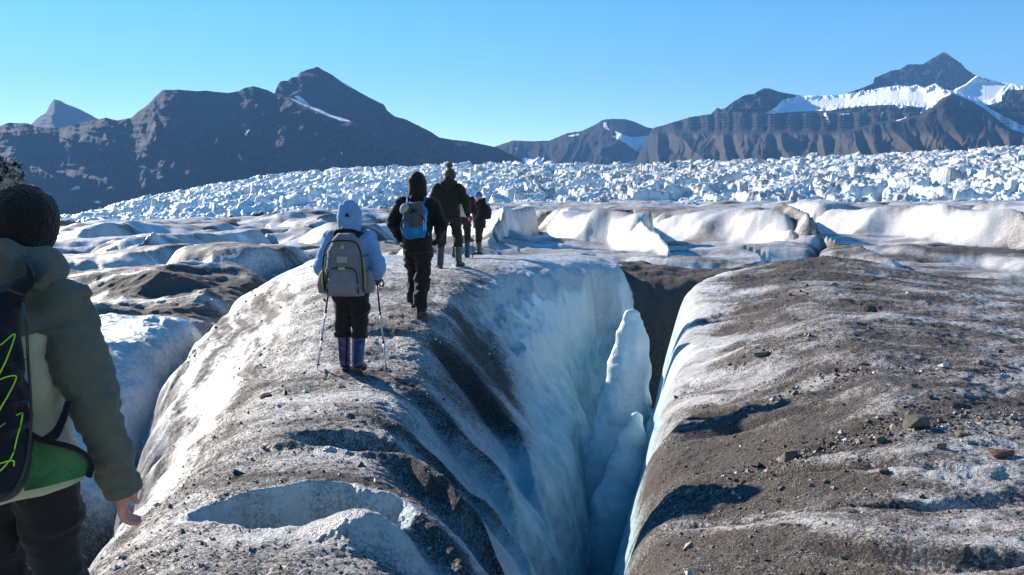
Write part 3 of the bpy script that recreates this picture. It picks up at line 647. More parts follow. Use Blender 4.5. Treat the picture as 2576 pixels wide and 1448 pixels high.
def skel(H, **over):
    k = H / 1.75
    J = dict(pel=(0, 0, .93), che=(0, 0, 1.27), nec=(0, -.005, 1.475), head=(0, .02, 1.625))
    for s, x in (('L', -1), ('R', 1)):
        J.update({'sho' + s: (x * .185, -.01, 1.41), 'elb' + s: (x * .255, -.04, 1.13), 'wri' + s: (x * .25, .10, .90), 'hip' + s: (x * .09, 0, .90), 'kne' + s: (x * .10, .02, .49), 'ank' + s: (x * .105, -.02, .09), 'toe' + s: (x * .125, .15, .035)})
    J = {a: np.array(b) * k for a, b in J.items()}
    for a, b in over.items(): J[a] = np.array(b, float)
    J['k'] = k
    return J
def torso_rows(J, z0, z1, grow=0., belly=0.):
    k = J['k']; pel, che, nec = J['pel'], J['che'], J['nec']; out = []
    prof = [(-.30, .185, .145), (-.18, .185, .145), (-.05, .18, .138), (.0, .178, .135), (.35, .168, .128), (.7, .185, .138), (1.0, .205, .14), (1.35, .205, .132), (1.62, .165, .115), (1.8, .105, .09), (1.95, .075, .075), (2.05, .068, .07)]
    for t, rx, ry in prof:
        if t <= 1: c = pel + (che - pel) * max(t, -.3)
        else: c = che + (nec - che) * (t - 1) / .9
        z = c[2] if t >= 0 else pel[2] + t * k
        out.append((z, c[0], c[1], rx * k + grow, ry * k + grow + belly))
    z = [r[0] for r in out]; rr = np.array(out)
    zs = [z0] + [q for q in z if z0 < q < z1] + [z1]
    return [tuple([q] + [float(np.interp(q, z, rr[:, i])) for i in (1, 2, 3, 4)]) for q in zs]
def bounds(J, x0=.1, h0=-.06, h1=.24):
    P = np.array([v for n, v in J.items() if n != 'k']); lo = P.min(0) - (.2, .24, 0); hi = P.max(0) + (.2, .24, 0)
    return (lo[0], lo[1], h0), (hi[0], hi[1], P[:, 2].max() + h1)
def hand(s, w_, d, k, side, curl=.9):
    """palm, four curled fingers of unequal length and a thumb; d is the direction of the hand, side the thumb side"""
    d = np.array(d, float) / np.linalg.norm(d); t = np.array(side, float); t -= (t @ d) * d; t /= np.linalg.norm(t); nrm = np.cross(d, t)
    if curl < 0: nrm = -nrm; curl = -curl
    pal = w_ + d * .085 * k
    s.cone(w_, .026 * k, w_ + d * .03 * k, .028 * k, .012)
    for q in (-.028, -.010, .010, .028): s.cone(w_ + d * .02 * k + t * q * .7 * k, .014 * k, pal + t * q * k, .0125 * k, .012)
    for q, L in ((-.029, .062), (-.0095, .078), (.0105, .084), (.030, .074)):
        p0 = pal + t * q * k; a = 0; p = p0
        for seg, (fr, r0, r1) in enumerate(((.42, .0105, .0095), (.32, .0095, .0088), (.26, .0088, .0075))):
            a += curl * (.55, .75, .5)[seg]; e = p + (d * math.cos(a) + nrm * math.sin(a)) * L * fr * k; s.cone(p, r0 * k, e, r1 * k, .004); p = e
    b = w_ + d * .025 * k + t * .026 * k; m_ = b + (d * .65 + t * .6 + nrm * .45) * .042 * k; e = m_ + (d * .85 + nrm * .55) * .034 * k
    s.cone(b, .015 * k, m_, .012 * k, .01); s.cone(m_, .0115 * k, e, .0095 * k, .004)
def make_body(J, root, h, hands=True, face=True, curl=.8):
    k = J['k']; lo, hi = bounds(J); s = Solid(lo, hi, h)
    s.loft(torso_rows(J, J['pel'][2] - .08 * k, J['nec'][2] + .03, -.035), .02)
    for q in 'LR':
        s.cone(J['sho' + q], .05 * k, J['elb' + q], .040 * k, .03); s.cone(J['elb' + q], .038 * k, J['wri' + q], .026 * k, .01)
        s.cone(J['hip' + q], .08 * k, J['kne' + q], .052 * k, .03); s.cone(J['kne' + q], .05 * k, J['ank' + q], .034 * k, .01)
        s.cone(J['ank' + q], .034 * k, J['toe' + q], .028 * k, .01)
        if hands:
            d = J['wri' + q] - J['elb' + q]; hd = J.get('hand' + q)
            hand(s, J['wri' + q], d if hd is None else hd, k, J.get('thumb' + q, (0, 1, .2)), curl if q == 'R' else -curl)
    hc = J['head']; f = J.get('face', np.array((0, 1., 0))); f = f / np.linalg.norm(f); r_ = np.array((f[1], -f[0], 0))
    s.cone(J['nec'] - (0, 0, .05 * k), .058 * k, hc - (0, 0, .05 * k), .055 * k, .02)
    s.ell(hc + (0, 0, .025 * k), (.077 * k, .094 * k, .098 * k), .02, rot=(r_, f, (0, 0, 1)))
    s.ell(hc + f * .022 * k - np.array((0, 0, .045 * k)), (.058 * k, .070 * k, .075 * k), .03, rot=(r_, f, (0, 0, 1)))
    if face:
        s.cone(hc + f * .088 * k + np.array((0, 0, .012 * k)), .010 * k, hc + f * .112 * k - np.array((0, 0, .022 * k)), .014 * k, .012)
        for x in (-1, 1):
            s.ell(hc + f * .095 * k + r_ * x * .032 * k + np.array((0, 0, .012 * k)), (.016 * k, .012 * k, .010 * k), .01, cut=True, rot=(r_, f, (0, 0, 1)))
            s.ell(hc + f * .078 * k + r_ * x * .032 * k + np.array((0, 0, .010 * k)), (.013 * k, .013 * k, .011 * k), .003, rot=(r_, f, (0, 0, 1)))
            s.ell(hc + r_ * x * .078 * k - np.array((0, 0, .005 * k)), (.012 * k, .022 * k, .032 * k), .008, rot=(r_, f, (0, 0, 1)))
        s.ell(hc + f * .086 * k - np.array((0, 0, .055 * k)), (.024 * k, .010 * k, .007 * k), .006, rot=(r_, f, (0, 0, 1)))
    return s.mesh('body', M_SKIN, root)
def make_jacket(J, root, h, mat, hem, arm=(.070, .062, .050), grow=.0, fold=.012, seed=1, collar=True, name='jacket', belly=0., cuff=.0):
    k = J['k']; lo, hi = bounds(J, h0=hem - .05, h1=-.05); lo = (lo[0], lo[1], min(hem - .04, J['wriL'][2] - .08, J['wriR'][2] - .08)); s = Solid(lo, hi, h)
    s.loft(torso_rows(J, hem, J['nec'][2] + .02, grow + .004, belly), .03)
    for q in 'LR':
        m_ = J['elb' + q]; s.cone(J['sho' + q], arm[0] * k + grow * .6, m_, arm[1] * k + grow * .6, .045)
        d = J['wri' + q] - m_; e = J['wri' + q] + d / np.linalg.norm(d) * cuff
        s.cone(m_, arm[1] * k + grow * .6, e, arm[2] * k, .012)
    if collar: s.cone(J['nec'] - (0, 0, .03 * k), .088 * k, J['nec'] + (0, .0, .055 * k), .078 * k, .03)
    s.folds(fold, (6, 6, 15), seed, 2)
    return s.mesh(name, mat, root)
def make_trousers(J, root, h, mat, zend, rr=(.105, .078, .066), fold=.014, seed=1, top=None, flare=None, name='trousers'):
    k = J['k']; top = top or J['pel'][2] + .10 * k; lo, hi = bounds(J, h1=-.3); hi = (hi[0], hi[1], top + .02); lo = (lo[0], lo[1], min(zend) - .06 if isinstance(zend, tuple) else zend - .06); s = Solid(lo, hi, h)
    s.loft(torso_rows(J, J['pel'][2] - .13 * k, top, .004), .03)
    for i, q in enumerate('LR'):
        s.cone(J['hip' + q], rr[0] * k, J['kne' + q], rr[1] * k, .03)
        s.cone(J['kne' + q], rr[1] * k, J['ank' + q], (flare or rr[2]) * k, .015)
    s.folds(fold, (7, 7, 14), seed, 2)
    ze = zend if isinstance(zend, tuple) else (zend, zend)
    X = s.ax[0][:, None, None]; mid = (J['kneL'][0] + J['kneR'][0]) / 2
    zc_ = np.where(X < mid, ze[0], ze[1]); s.d = np.maximum(s.d, zc_ - s.ax[2][None, None, :])
    return s.mesh(name, mat, root)
def make_boots(J, root, h, mat, top, r=(.066, .056, .046), sole=True):
    k = J['k']
    for q in 'LR':
        A, K_, T = J['ank' + q], J['kne' + q], J['toe' + q]
        t = np.clip((top - A[2]) / max(K_[2] - A[2], .05), .1, .95); P = A + (K_ - A) * t
        f = T - A; f = f / np.linalg.norm(f); heel = A - f * .045 * k - np.array((0, 0, .045 * k)); ball = T - f * .03 * k
        pts = np.array([A, P, T, heel]); s = Solid(pts.min(0) - .11, pts.max(0) + .11, h)
        s.cone(A, r[1] * k, P, r[0] * k, .02); s.cone(A - (0, 0, .02 * k), r[2] * k, ball, .038 * k, .03); s.cone(heel, .036 * k, A - (0, 0, .01), .046 * k, .02); s.cone(ball, .040 * k, T, .034 * k, .02)
        n = np.cross(f, (f[1], -f[0], 0)); n = n / np.linalg.norm(n); n = n if n[2] > 0 else -n
        s.plane(P + (P - A) / np.linalg.norm(P - A) * .01, P - A)
        s.plane(heel - n * .034 * k, -n); s.folds(.004, (10, 10, 22), 5, 1)
        o = s.mesh('boot', mat, root)
        if sole:
            s2 = Solid(pts.min(0) - .12, np.array((pts[:, 0].max() + .12, pts[:, 1].max() + .12, pts[:, 2].min() + .16)), h)
            b0 = heel - n * .030 * k; b1 = ball - n * .030 * k; b2 = T - n * .026 * k
            s2.cone(b0, .040 * k, b1, .045 * k, .01); s2.cone(b1, .045 * k, b2, .036 * k, .01); s2.plane(b0 + n * .006 * k, n); s2.plane(b0 - n * .020 * k, -n)
            s2.mesh('sole', M_SOLE, o, 0)
def make_hood_up(J, root, h, mat, peak=.03, r=(.118, .135, .150)):
    k = J['k']; c = J['head']; s = Solid(c - (.3, .3, .32), c + (.3, .3, .3), h)
    s.ell(c + (0, -.012, .02 * k), tuple(q * k for q in r), .02); s.cone(c + (0, -.03 * k, .07 * k), .085 * k, c + (0, -.05 * k, .13 * k), .04 * k + peak * .3, .06)
    s.cone(c - (0, .02, .07 * k), .105 * k, J['nec'] - (0, .0, .03 * k), .125 * k, .05)
    s.folds(.009, (8, 8, 12), 9, 2); s.ell(c + (0, .13 * k, -.01 * k), (.088 * k, .13 * k, .118 * k), .02, cut=True)
    return s.mesh('hood', mat, root)
def make_beanie(J, root, h, mat, tilt=0., low=-.015, grow=.016, name='beanie'):
    k = J['k']; c = J['head']; f = J.get('face', np.array((0, 1., 0))); f = f / np.linalg.norm(f); r_ = np.array((f[1], -f[0], 0))
    s = Solid(c - .25, c + .27, h); s.ell(c + (0, 0, .03 * k), (.080 * k + grow, .098 * k + grow, .108 * k + grow), .02, rot=(r_, f, (0, 0, 1)))
    s.plane(c + np.array((0, 0, low)), (f * .28) * 0 + np.array((-f[0] * .25, -f[1] * .25, -1)))
    s.folds(.004, (24, 24, 8), 3, 1)
    return s.mesh(name, mat, root)
def make_pompom(c, r, n, mats, parent, seed=1):
    rg = np.random.RandomState(seed); co = []; fa = []
    for i in range(n):
        d = rg.normal(size=3); d /= np.linalg.norm(d); L = r * rg.uniform(.82, 1.1); a = np.cross(d, (.3, .5, .8)); a /= np.linalg.norm(a); b = np.cross(d, a); w0 = r * .045
        bend = rg.normal(size=3) * .12 * r; k0 = len(co)
        for t, ww in ((.1, .6), (.6, 1.), (.92, 1.1), (1., .5)):
            p = np.array(c) + d * L * t + bend * t * t
            for j in range(4): an = j * math.pi / 2; co.append(p + ww * w0 * (math.cos(an) * a + math.sin(an) * b))
        for q in range(3):
            for j in range(4): fa.append((k0 + q * 4 + j, k0 + q * 4 + (j + 1) % 4, k0 + q * 4 + 4 + (j + 1) % 4, k0 + q * 4 + 4 + j))
        fa.append((k0 + 12, k0 + 13, k0 + 14, k0 + 15))
    return mesh_obj('pompom', np.array(co), np.array(fa), mats, parent)
def pompom_mat(name, dark, light):
    m = NT(name); v = m.voro(m.obj(), 38, out='Color'); n = m.noise(m.obj(), 45, 3)
    m.bsdf(m.mix(m.ramp(n, .42, .58), dark, light), .9, None, .1); return m.m
def thing(name, label, cat, loc, rz=0, group=None):
    return tag(empty(name, loc, rz), label, cat, group)
def patch(name, pts, mat, parent, th=.003):
    """thin raised badge: outline points (given in order) thickened along -Y"""
    n = len(pts); co = [tuple(p) for p in pts] + [(p[0], p[1] - th, p[2]) for p in pts]
    f = [tuple(range(n)), tuple(range(n, 2 * n))[::-1]] + [(i, (i + 1) % n, n + (i + 1) % n, n + i) for i in range(n)]
    return mesh_obj(name, co, f, mat, parent, smooth=False)

# ---------------------------------------------------------------- the walkers
def place(px, Y, lift=0.):
    x = at(px, 800, Y)[0]; return (float(x), Y, ground(x, Y) + lift)
def pack_straps(P, k, zt, zb, xw, y0, mat=None):
    for x in (-1, 1):
        pts = spline([(x * xw, y0 + .02, zt), (x * xw * 1.15, y0 + .10, zt + .055), (x * xw * 1.25, y0 + .25, zt + .02), (x * xw * 1.3, y0 + .33, zt - .14), (x * xw * 1.5, y0 + .27, zb + .16), (x * xw * 1.35, y0 + .06, zb + .04)], 5)
        tube('shoulder_strap', pts, .026, mat or M_WEB, P, 10, .35)

# the walker in the light blue jacket
V2 = .016
loc = place(884, 8.6)
J = skel(1.70, hipL=(-.085, 0, .87), hipR=(.085, 0, .87), kneL=(-.095, .05, .47), kneR=(.085, .01, .47), ankL=(-.085, .05, .09), ankR=(.075, -.13, .115), toeL=(-.12, .22, .035), toeR=(.115, .03, .035),
         shoL=(-.185, 0, 1.36), shoR=(.185, 0, 1.36), elbL=(-.275, -.03, 1.07), elbR=(.275, -.03, 1.06), wriL=(-.235, .17, .99), wriR=(.235, .17, .98), handL=(.1, .5, -.6), handR=(-.1, .5, -.6))
p = thing('person', 'walker in a light blue hooded jacket and violet rubber boots leaning on two poles', 'person', loc, 0, 'walkers on the ice ridge')
make_body(J, p, .016, curl=1.3); make_jacket(J, p, V2, M_LBLUE, .80, arm=(.088, .088, .062), grow=.02, seed=3); make_trousers(J, p, V2, M_TROU, .35, (.125, .094, .082), .016, 5); make_boots(J, p, .013, M_WELLB, .43, (.074, .062, .048))
hd = make_hood_up(J, p, .013, M_LBLUE, -.06, (.132, .138, .150)); hc = J['head']
patch('hood_badge', [(-.022, hc[1] - .149, hc[2] + .0), (.026, hc[1] - .149, hc[2] + .0), (.014, hc[1] - .150, hc[2] + .022), (.002, hc[1] - .152, hc[2] + .045), (-.010, hc[1] - .150, hc[2] + .024)], M_BLACK, hd, .012)
for q in 'LR':
    s = Solid(J['wri' + q] - .16, J['wri' + q] + .16, .011); d = J['hand' + q] / np.linalg.norm(J['hand' + q]); w_ = J['wri' + q]
    s.cone(w_ - d * .05, .052, w_ + d * .03, .046, .02); s.cone(w_ + d * .03, .046, w_ + d * .10, .046, .02); s.cone(w_ + d * .02, .02, w_ + d * .07 + np.array((0, .05, .0)), .018, .01); s.folds(.006, (12, 12, 12), 3, 1); s.mesh('mitten', M_GLOVE, p)
P = thing('backpack', 'large grey backpack with yellow trim on the back of the light blue jacket', 'backpack', loc)
s = Solid((-.32, -.55, .70), (.32, .05, 1.5), .012)
s.loft([(.80, 0, -.255, .185, .10), (.88, 0, -.275, .195, .125), (1.10, 0, -.275, .19, .125), (1.25, 0, -.265, .17, .115), (1.36, 0, -.25, .135, .095), (1.425, 0, -.235, .075, .06)], .02, 3.2); s.folds(.008, (6, 6, 8), 2, 2); s.mesh('pack_body', M_GREY, P)
s = Solid((-.3, -.6, .75), (.3, -.2, 1.2), .011); s.loft([(.83, 0, -.36, .135, .075), (.92, 0, -.385, .145, .075), (1.06, 0, -.375, .135, .06), (1.10, 0, -.36, .11, .04)], .02, 3.5); s.folds(.006, (7, 7, 9), 8, 1); fp = s.mesh('front_pocket', M_GREY, P)
tube('pocket_zip', spline([(-.15, -.405, .84), (-.145, -.43, .96), (-.13, -.435, 1.06), (-.06, -.432, 1.095), (.06, -.432, 1.095), (.13, -.435, 1.06), (.145, -.43, .96), (.15, -.405, .84)]), .006, M_WEB, fp, 6)
tube('main_zip', spline([(-.19, -.36, .86), (-.19, -.40, 1.1), (-.165, -.39, 1.27), (-.10, -.372, 1.345), (.10, -.372, 1.345), (.165, -.39, 1.27), (.19, -.40, 1.1), (.19, -.36, .86)]), .008, M_WEB, P, 6)
tube('yellow_trim', spline([(-.195, -.33, .83), (-.205, -.345, .95), (-.198, -.34, 1.10), (-.185, -.32, 1.2)]), [.014] * 18 + [.014], M_YEL, P, 8, .5); tube('yellow_trim', spline([(.195, -.33, .88), (.205, -.345, .98), (.198, -.34, 1.10), (.185, -.32, 1.18)]), .010, M_YEL, P, 8, .5)
patch('zip_pull', [(-.035, -.437, 1.075), (.03, -.437, 1.075), (.03, -.437, 1.10), (-.035, -.437, 1.10)], M_YEL, P, .008)
patch('badge', [(-.055, -.402, 1.14), (.05, -.402, 1.14), (.05, -.402, 1.20), (-.055, -.402, 1.20)], plain('pale_badge_print', (.27, .27, .30), .7), P, .006)
patch('emblem', [(-.025, -.392, 1.275), (.015, -.392, 1.275), (.018, -.390, 1.295), (.0, -.388, 1.32), (-.018, -.390, 1.295)], M_YEL, P, .006)
for x in (-1, 1):
    s = Solid((x * .24 - .14, -.4, .78), (x * .24 + .14, -.05, 1.12), .011); s.loft([(.83, x * .215, -.235, .055, .07), (.92, x * .225, -.235, .068, .085), (1.03, x * .215, -.235, .05, .08), (1.06, x * .21, -.235, .03, .06)], .02); s.folds(.006, (8, 8, 8), 4, 1); s.mesh('side_pocket', M_GREY, P)
pack_straps(P, 1, 1.37, .86, .11, -.19)
for x in (-1, 1): tube('compression_strap', spline([(x * .19, -.33, 1.20), (x * .215, -.24, 1.20), (x * .2, -.14, 1.21)]), .012, M_WEB, P, 8, .35)
tube('grab_loop', spline([(-.11, -.20, 1.38), (-.10, -.19, 1.43), (0, -.18, 1.445), (.10, -.19, 1.43), (.11, -.20, 1.38)]), .022, M_WEB, P, 8, .6)
def pole(label, top, tip, out):
    top = Vector(top); tip = Vector(tip); r = thing('trekking_pole', label, 'trekking pole', tip, 0, 'trekking poles of the walker in light blue'); e = top - tip; L = e.length; u = e / L
    q = lambda t: tuple(u * L * t)
    tube('upper_shaft', [q(.60), q(.90)], .0095, M_POLEK, r); tube('lower_shaft', [q(.03), q(.32)], .0075, M_ALU, r); tube('middle_shaft', [q(.32), q(.61)], .0085, M_ALU, r)
    for t in (.32, .60): tube('lock_collar', [q(t - .014), q(t + .014)], .013, M_POLEK, r)
    tube('handle', [q(.88), q(.90), q(.94), q(.985), q(1.)], [.014, .017, .0155, .018, .012], M_POLEK, r)
    tube('basket', [tuple(u * .062), tuple(u * .068), tuple(u * .074)], [.010, .042, .010], M_POLEK, r, 14); tube('tip', [(0, 0, 0), tuple(u * .05)], [.003, .007], M_STEEL, r)
    st = [Vector(q(.97)), Vector(q(.95)) + Vector(out) * .05, Vector(q(.90)) + Vector(out) * .075, Vector(q(.87)) + Vector(out) * .05, Vector(q(.90)) + Vector(out) * .012]
    tube('wrist_strap', spline([tuple(v) for v in st]), .010, M_WEB, r, 8, .4)
LX, LY, LZ = loc
def tipz(x, y): return (x, y, ground(x, y) - .01)
pole('left trekking pole of the walker in the light blue jacket', (LX - .245, LY + .24, LZ + 1.0), tipz(LX - .385, LY + .10), (-1, -.3, 0))
pole('right trekking pole of the walker in the light blue jacket', (LX + .215, LY + .24, LZ + .99), tipz(LX + .345, LY + .06), (1, -.3, 0))

# the walker in black with the hood up
loc = place(1052, 10.6)
J = skel(1.74, hipL=(-.09, .02, .90), hipR=(.085, -.01, .90), kneL=(-.075, .22, .54), kneR=(.055, .03, .48), ankL=(-.085, .26, .17), ankR=(.03, -.06, .08), toeL=(-.11, .43, .12), toeR=(.055, .10, .03),
         elbL=(-.30, -.05, 1.16), elbR=(.305, -.04, 1.13), wriL=(-.245, .13, .98), wriR=(.25, .14, .96), handL=(.5, .5, -.4), handR=(-.5, .5, -.4), head=(.01, .03, 1.62))
p = thing('person', 'walker all in black with the pointed hood up and wide trousers', 'person', loc, 0, 'walkers on the ice ridge')
make_body(J, p, .018); make_jacket(J, p, .017, M_BLACK, .80, arm=(.086, .080, .058), grow=.012, seed=13); make_trousers(J, p, .017, M_TROU, (.14, .06), (.125, .10, .085), .018, 15, flare=.095); make_boots(J, p, .014, M_SOLE, .15, (.062, .055, .048)); make_hood_up(J, p, .014, M_BLACK, .05, (.118, .135, .155))
for q in 'LR':
    s = Solid(J['wri' + q] - .16, J['wri' + q] + .16, .013); d = J['hand' + q] / np.linalg.norm(J['hand' + q]); s.cone(J['wri' + q] - d * .02, .045, J['wri' + q] + d * .1, .044, .02); s.mesh('mitten', M_BLACK, p)
P = thing('backpack', 'small grey and bright blue backpack worn over the black hooded jacket', 'backpack', loc)
s = Solid((-.28, -.5, .85), (.28, .0, 1.55), .013); s.loft([(.98, 0, -.22, .13, .07), (1.04, 0, -.235, .15, .095), (1.2, 0, -.235, .155, .10), (1.34, 0, -.225, .15, .09), (1.42, 0, -.21, .11, .06)], .02, 3.); s.folds(.010, (7, 7, 9), 21, 2); s.mesh('pack_body', M_BBLUE, P)
s = Solid((-.28, -.55, 1.0), (.28, -.1, 1.55), .012); s.loft([(1.10, .01, -.30, .08, .05), (1.16, .01, -.315, .125, .06), (1.28, .005, -.30, .135, .06), (1.38, 0, -.27, .12, .06), (1.43, 0, -.25, .07, .05)], .02); s.folds(.014, (9, 9, 12), 23, 2); s.mesh('front_pocket', M_MGREY, P)
s = Solid((-.3, -.5, 1.2), (.1, -.1, 1.5), .012); s.ell((-.115, -.27, 1.34), (.07, .07, .075), .02); s.folds(.01, (9, 9, 9), 4, 1); s.mesh('rolled_cover', M_PALEP, P)
for x in (-1, 1): tube('compression_strap', spline([(x * .15, -.20, 1.05), (x * .16, -.30, 1.14), (x * .10, -.345, 1.24), (x * -.02, -.36, 1.34)]), .011, M_WEB, P, 8, .4)
for x in (-1, 1): tube('shoulder_strap', spline([(x * .10, -.17, 1.40), (x * .11, -.08, 1.475), (x * .12, .06, 1.46), (x * .13, .15, 1.30), (x * .16, .10, 1.12), (x * .15, -.12, 1.02)], 5), .024, M_BBLUE, P, 10, .35)
for x in (.112, .135): tube('side_stripe', spline([(x, -.318, 1.08), (x + .003, -.332, 1.18), (x, -.325, 1.29)]), .009, plain('cyan_webbing', (.10, .52, .85), .6), P, 6, .5)

# the tall walker with the bobble hat
loc = place(1130, 15.0)
J = skel(1.72, hipL=(-.10, 0, .92), hipR=(.10, 0, .92), kneL=(-.13, -.02, .50), kneR=(.16, .12, .50), ankL=(-.145, -.12, .09), ankR=(.17, .10, .09), toeL=(-.20, .04, .035), toeR=(.245, .24, .04), pel=(.02, 0, .95), che=(-.01, .01, 1.28), nec=(.0, .02, 1.46), head=(.03, .05, 1.60),
         shoL=(-.19, 0, 1.40), shoR=(.19, 0, 1.40), elbL=(-.29, .02, 1.14), elbR=(.30, .0, 1.15), wriL=(-.16, .22, 1.04), wriR=(.34, .10, .92), face=(.5, .8, 0))
p = thing('person', 'walker in a dark brown jacket and knitted bobble hat with legs apart', 'person', loc, 0, 'walkers on the ice ridge')
make_body(J, p, .018); make_jacket(J, p, .018, M_BROWNBLK, .86, arm=(.088, .078, .058), grow=.015, seed=23); make_trousers(J, p, .018, M_BROWNBLK, .36, (.125, .092, .080), .016, 25); make_boots(J, p, .015, M_WELLG, .42, (.070, .060, .050))
b = make_beanie(J, p, .014, M_KNIT, low=-.05); make_pompom(J['head'] + (-.01, -.02, .19), .062, 260, pompom_mat('brown_bobble_yarn', (.03, .022, .018), (.30, .25, .21)), b, 4)
s = Solid((-.25, -.25, 1.36), (.25, .25, 1.66), .014); s.cone((-.07, -.02, 1.475), .085, (.07, -.02, 1.475), .085, .05); s.cone((0, -.07, 1.44), .09, (0, -.09, 1.55), .06, .05); s.folds(.012, (10, 10, 10), 6, 1); s.mesh('lowered_hood', M_BROWNBLK, p)

# the walker half hidden behind
loc = place(1165, 18.0)
J = skel(1.58, hipL=(-.09, 0, .82), hipR=(.09, 0, .82), kneL=(-.14, .10, .45), kneR=(.10, .05, .45), ankL=(-.19, .02, .08), ankR=(.09, -.07, .08), toeL=(-.22, .17, .03), toeR=(.12, .08, .03), che=(0, .10, 1.10), nec=(0, .17, 1.27), head=(-.02, .24, 1.38), shoL=(-.18, .13, 1.22), shoR=(.18, .13, 1.22), elbL=(-.25, .16, .97), elbR=(.26, .12, .96), wriL=(-.20, .34, .90), wriR=(.22, .30, .86))
p = thing('person', 'stooping walker in burgundy half hidden behind the bobble hat walker', 'person', loc, 0, 'walkers on the ice ridge')
make_body(J, p, .02); make_jacket(J, p, .02, M_BURG, .76, arm=(.085, .078, .056), grow=.014, seed=33); make_trousers(J, p, .02, M_BROWNBLK, .34, (.115, .088, .078), .014, 35); make_boots(J, p, .016, M_WELLG, .38, (.068, .058, .048)); make_beanie(J, p, .016, M_KNITK)
P = thing('backpack', 'pale grey backpack on the burgundy walker who stoops behind', 'backpack', loc)
s = Solid((-.3, -.4, .75), (.3, .2, 1.4), .014); s.loft([(.86, .01, -.13, .14, .08), (.95, .01, -.12, .155, .105), (1.12, .01, -.08, .155, .10), (1.24, .01, -.04, .11, .07)], .02, 3.); s.folds(.01, (7, 7, 9), 41, 2); s.mesh('pack_body', M_PALEP, P)
tube('compression_strap', spline([(.155, -.16, .92), (.12, -.235, .98), (.14, -.20, 1.10), (.10, -.12, 1.22)]), .014, M_WEB, P, 8, .4); tube('compression_strap', spline([(-.13, -.17, .92), (-.06, -.235, 1.0), (-.05, -.2, 1.12)]), .014, M_WEB, P, 8, .4)
for x in (-1, 1): tube('shoulder_strap', spline([(x * .10, .02, 1.22), (x * .12, .12, 1.31), (x * .13, .24, 1.24), (x * .15, .27, 1.10), (x * .15, .05, .92)], 5), .022, M_WEB, P, 10, .35)
X5, Y5, Z5 = loc; top = Vector((X5 + .22, Y5 + .36, Z5 + .86)); tip = Vector((X5 + .20, Y5 + .10, ground(X5 + .20, Y5 + .10)))
r = thing('trekking_pole', 'dark trekking pole held by the burgundy walker at the back', 'trekking pole', tip); u = (top - tip)
tube('shaft', [(0, 0, 0), tuple(u * .92)], .009, M_POLEK, r); tube('handle', [tuple(u * .88), tuple(u)], .017, M_POLEK, r); tube('basket', [tuple(u * .07), tuple(u * .08), tuple(u * .09)], [.01, .04, .01], M_POLEK, r)

# the farthest walker, side on
loc = place(1208, 23.0)
J = skel(1.68, ankL=(-.07, .0, .09), ankR=(.07, .05, .09), toeL=(-.09, .17, .035), toeR=(.09, .21, .035), kneL=(-.085, .02, .48), kneR=(.085, .05, .48), face=(0, 1., -.15), elbL=(-.22, -.02, 1.10), elbR=(.22, -.02, 1.10), wriL=(-.12, .2, 1.0), wriR=(.12, .2, 1.0))
p = thing('person', 'farthest walker in black with a blue knitted hat seen from the side', 'person', loc, R(68), 'walkers on the ice ridge')
make_body(J, p, .016); make_jacket(J, p, .018, M_BLACK, .72, arm=(.085, .075, .056), grow=.02, seed=43); make_trousers(J, p, .018, M_TROU, .34, (.115, .088, .078), .014, 45); make_boots(J, p, .015, M_WELLG, .38, (.068, .058, .048)); make_beanie(J, p, .014, M_KNITB, low=.0)
s = Solid((-.25, -.3, 1.30), (.25, .2, 1.68), .014); s.cone((-.06, -.03, 1.43), .08, (.06, -.03, 1.43), .08, .05); s.cone((0, -.10, 1.40), .085, (0, -.12, 1.48), .06, .05); s.folds(.012, (10, 10, 10), 6, 1); s.mesh('lowered_hood', M_BLACK, p)
P = thing('backpack', 'small black backpack on the farthest walker in the blue hat', 'backpack', loc, R(68))
s = Solid((-.28, -.45, .85), (.28, .0, 1.5), .014); s.loft([(.95, 0, -.21, .12, .07), (1.02, 0, -.225, .14, .10), (1.22, 0, -.225, .14, .10), (1.36, 0, -.19, .09, .06)], .02, 2.6); s.folds(.01, (7, 7, 9), 51, 2); s.mesh('pack_body', M_NAVY, P); pack_straps(P, 1, 1.33, .98, .10, -.16)
# ---------------------------------------------------------------- the man close by on the left
MY = 2.75
mx = float(at(8, 800, MY)[0]); mz = EYE - 1.70
loc = (mx, MY, mz)
def ml(px, py, y=0.):
    """pixel to the man's own coordinates, y metres ahead of his middle"""
    q = at(px, py, MY + y); return np.array((q[0] - mx, y, q[2] + EYE - mz))
J = skel(1.70, head=(.055, .06, 1.615), nec=(.03, .02, 1.46), che=(.0, .0, 1.25), pel=(.0, .0, .90), shoR=(.20, -.01, 1.385), shoL=(-.20, -.01, 1.385), elbR=(.305, -.05, 1.075), wriR=(.35, .03, .755), elbL=(-.30, .0, 1.08), wriL=(-.30, .16, .82), handR=(-.10, .12, -1), thumbR=(-.25, 1, 0), face=(.25, 1., 0), kneL=(-.10, .06, .47), ankL=(-.10, .05, .08), toeL=(-.12, .24, .03), kneR=(.13, .02, .47), ankR=(.14, -.05, .08), toeR=(.17, .13, .03), hipR=(.10, 0, .88), hipL=(-.10, 0, .88))
p = thing('person', 'man close by at the left edge in an olive jacket and black fleece hat', 'person', loc)
make_body(J, p, .007, curl=.75, face=False)
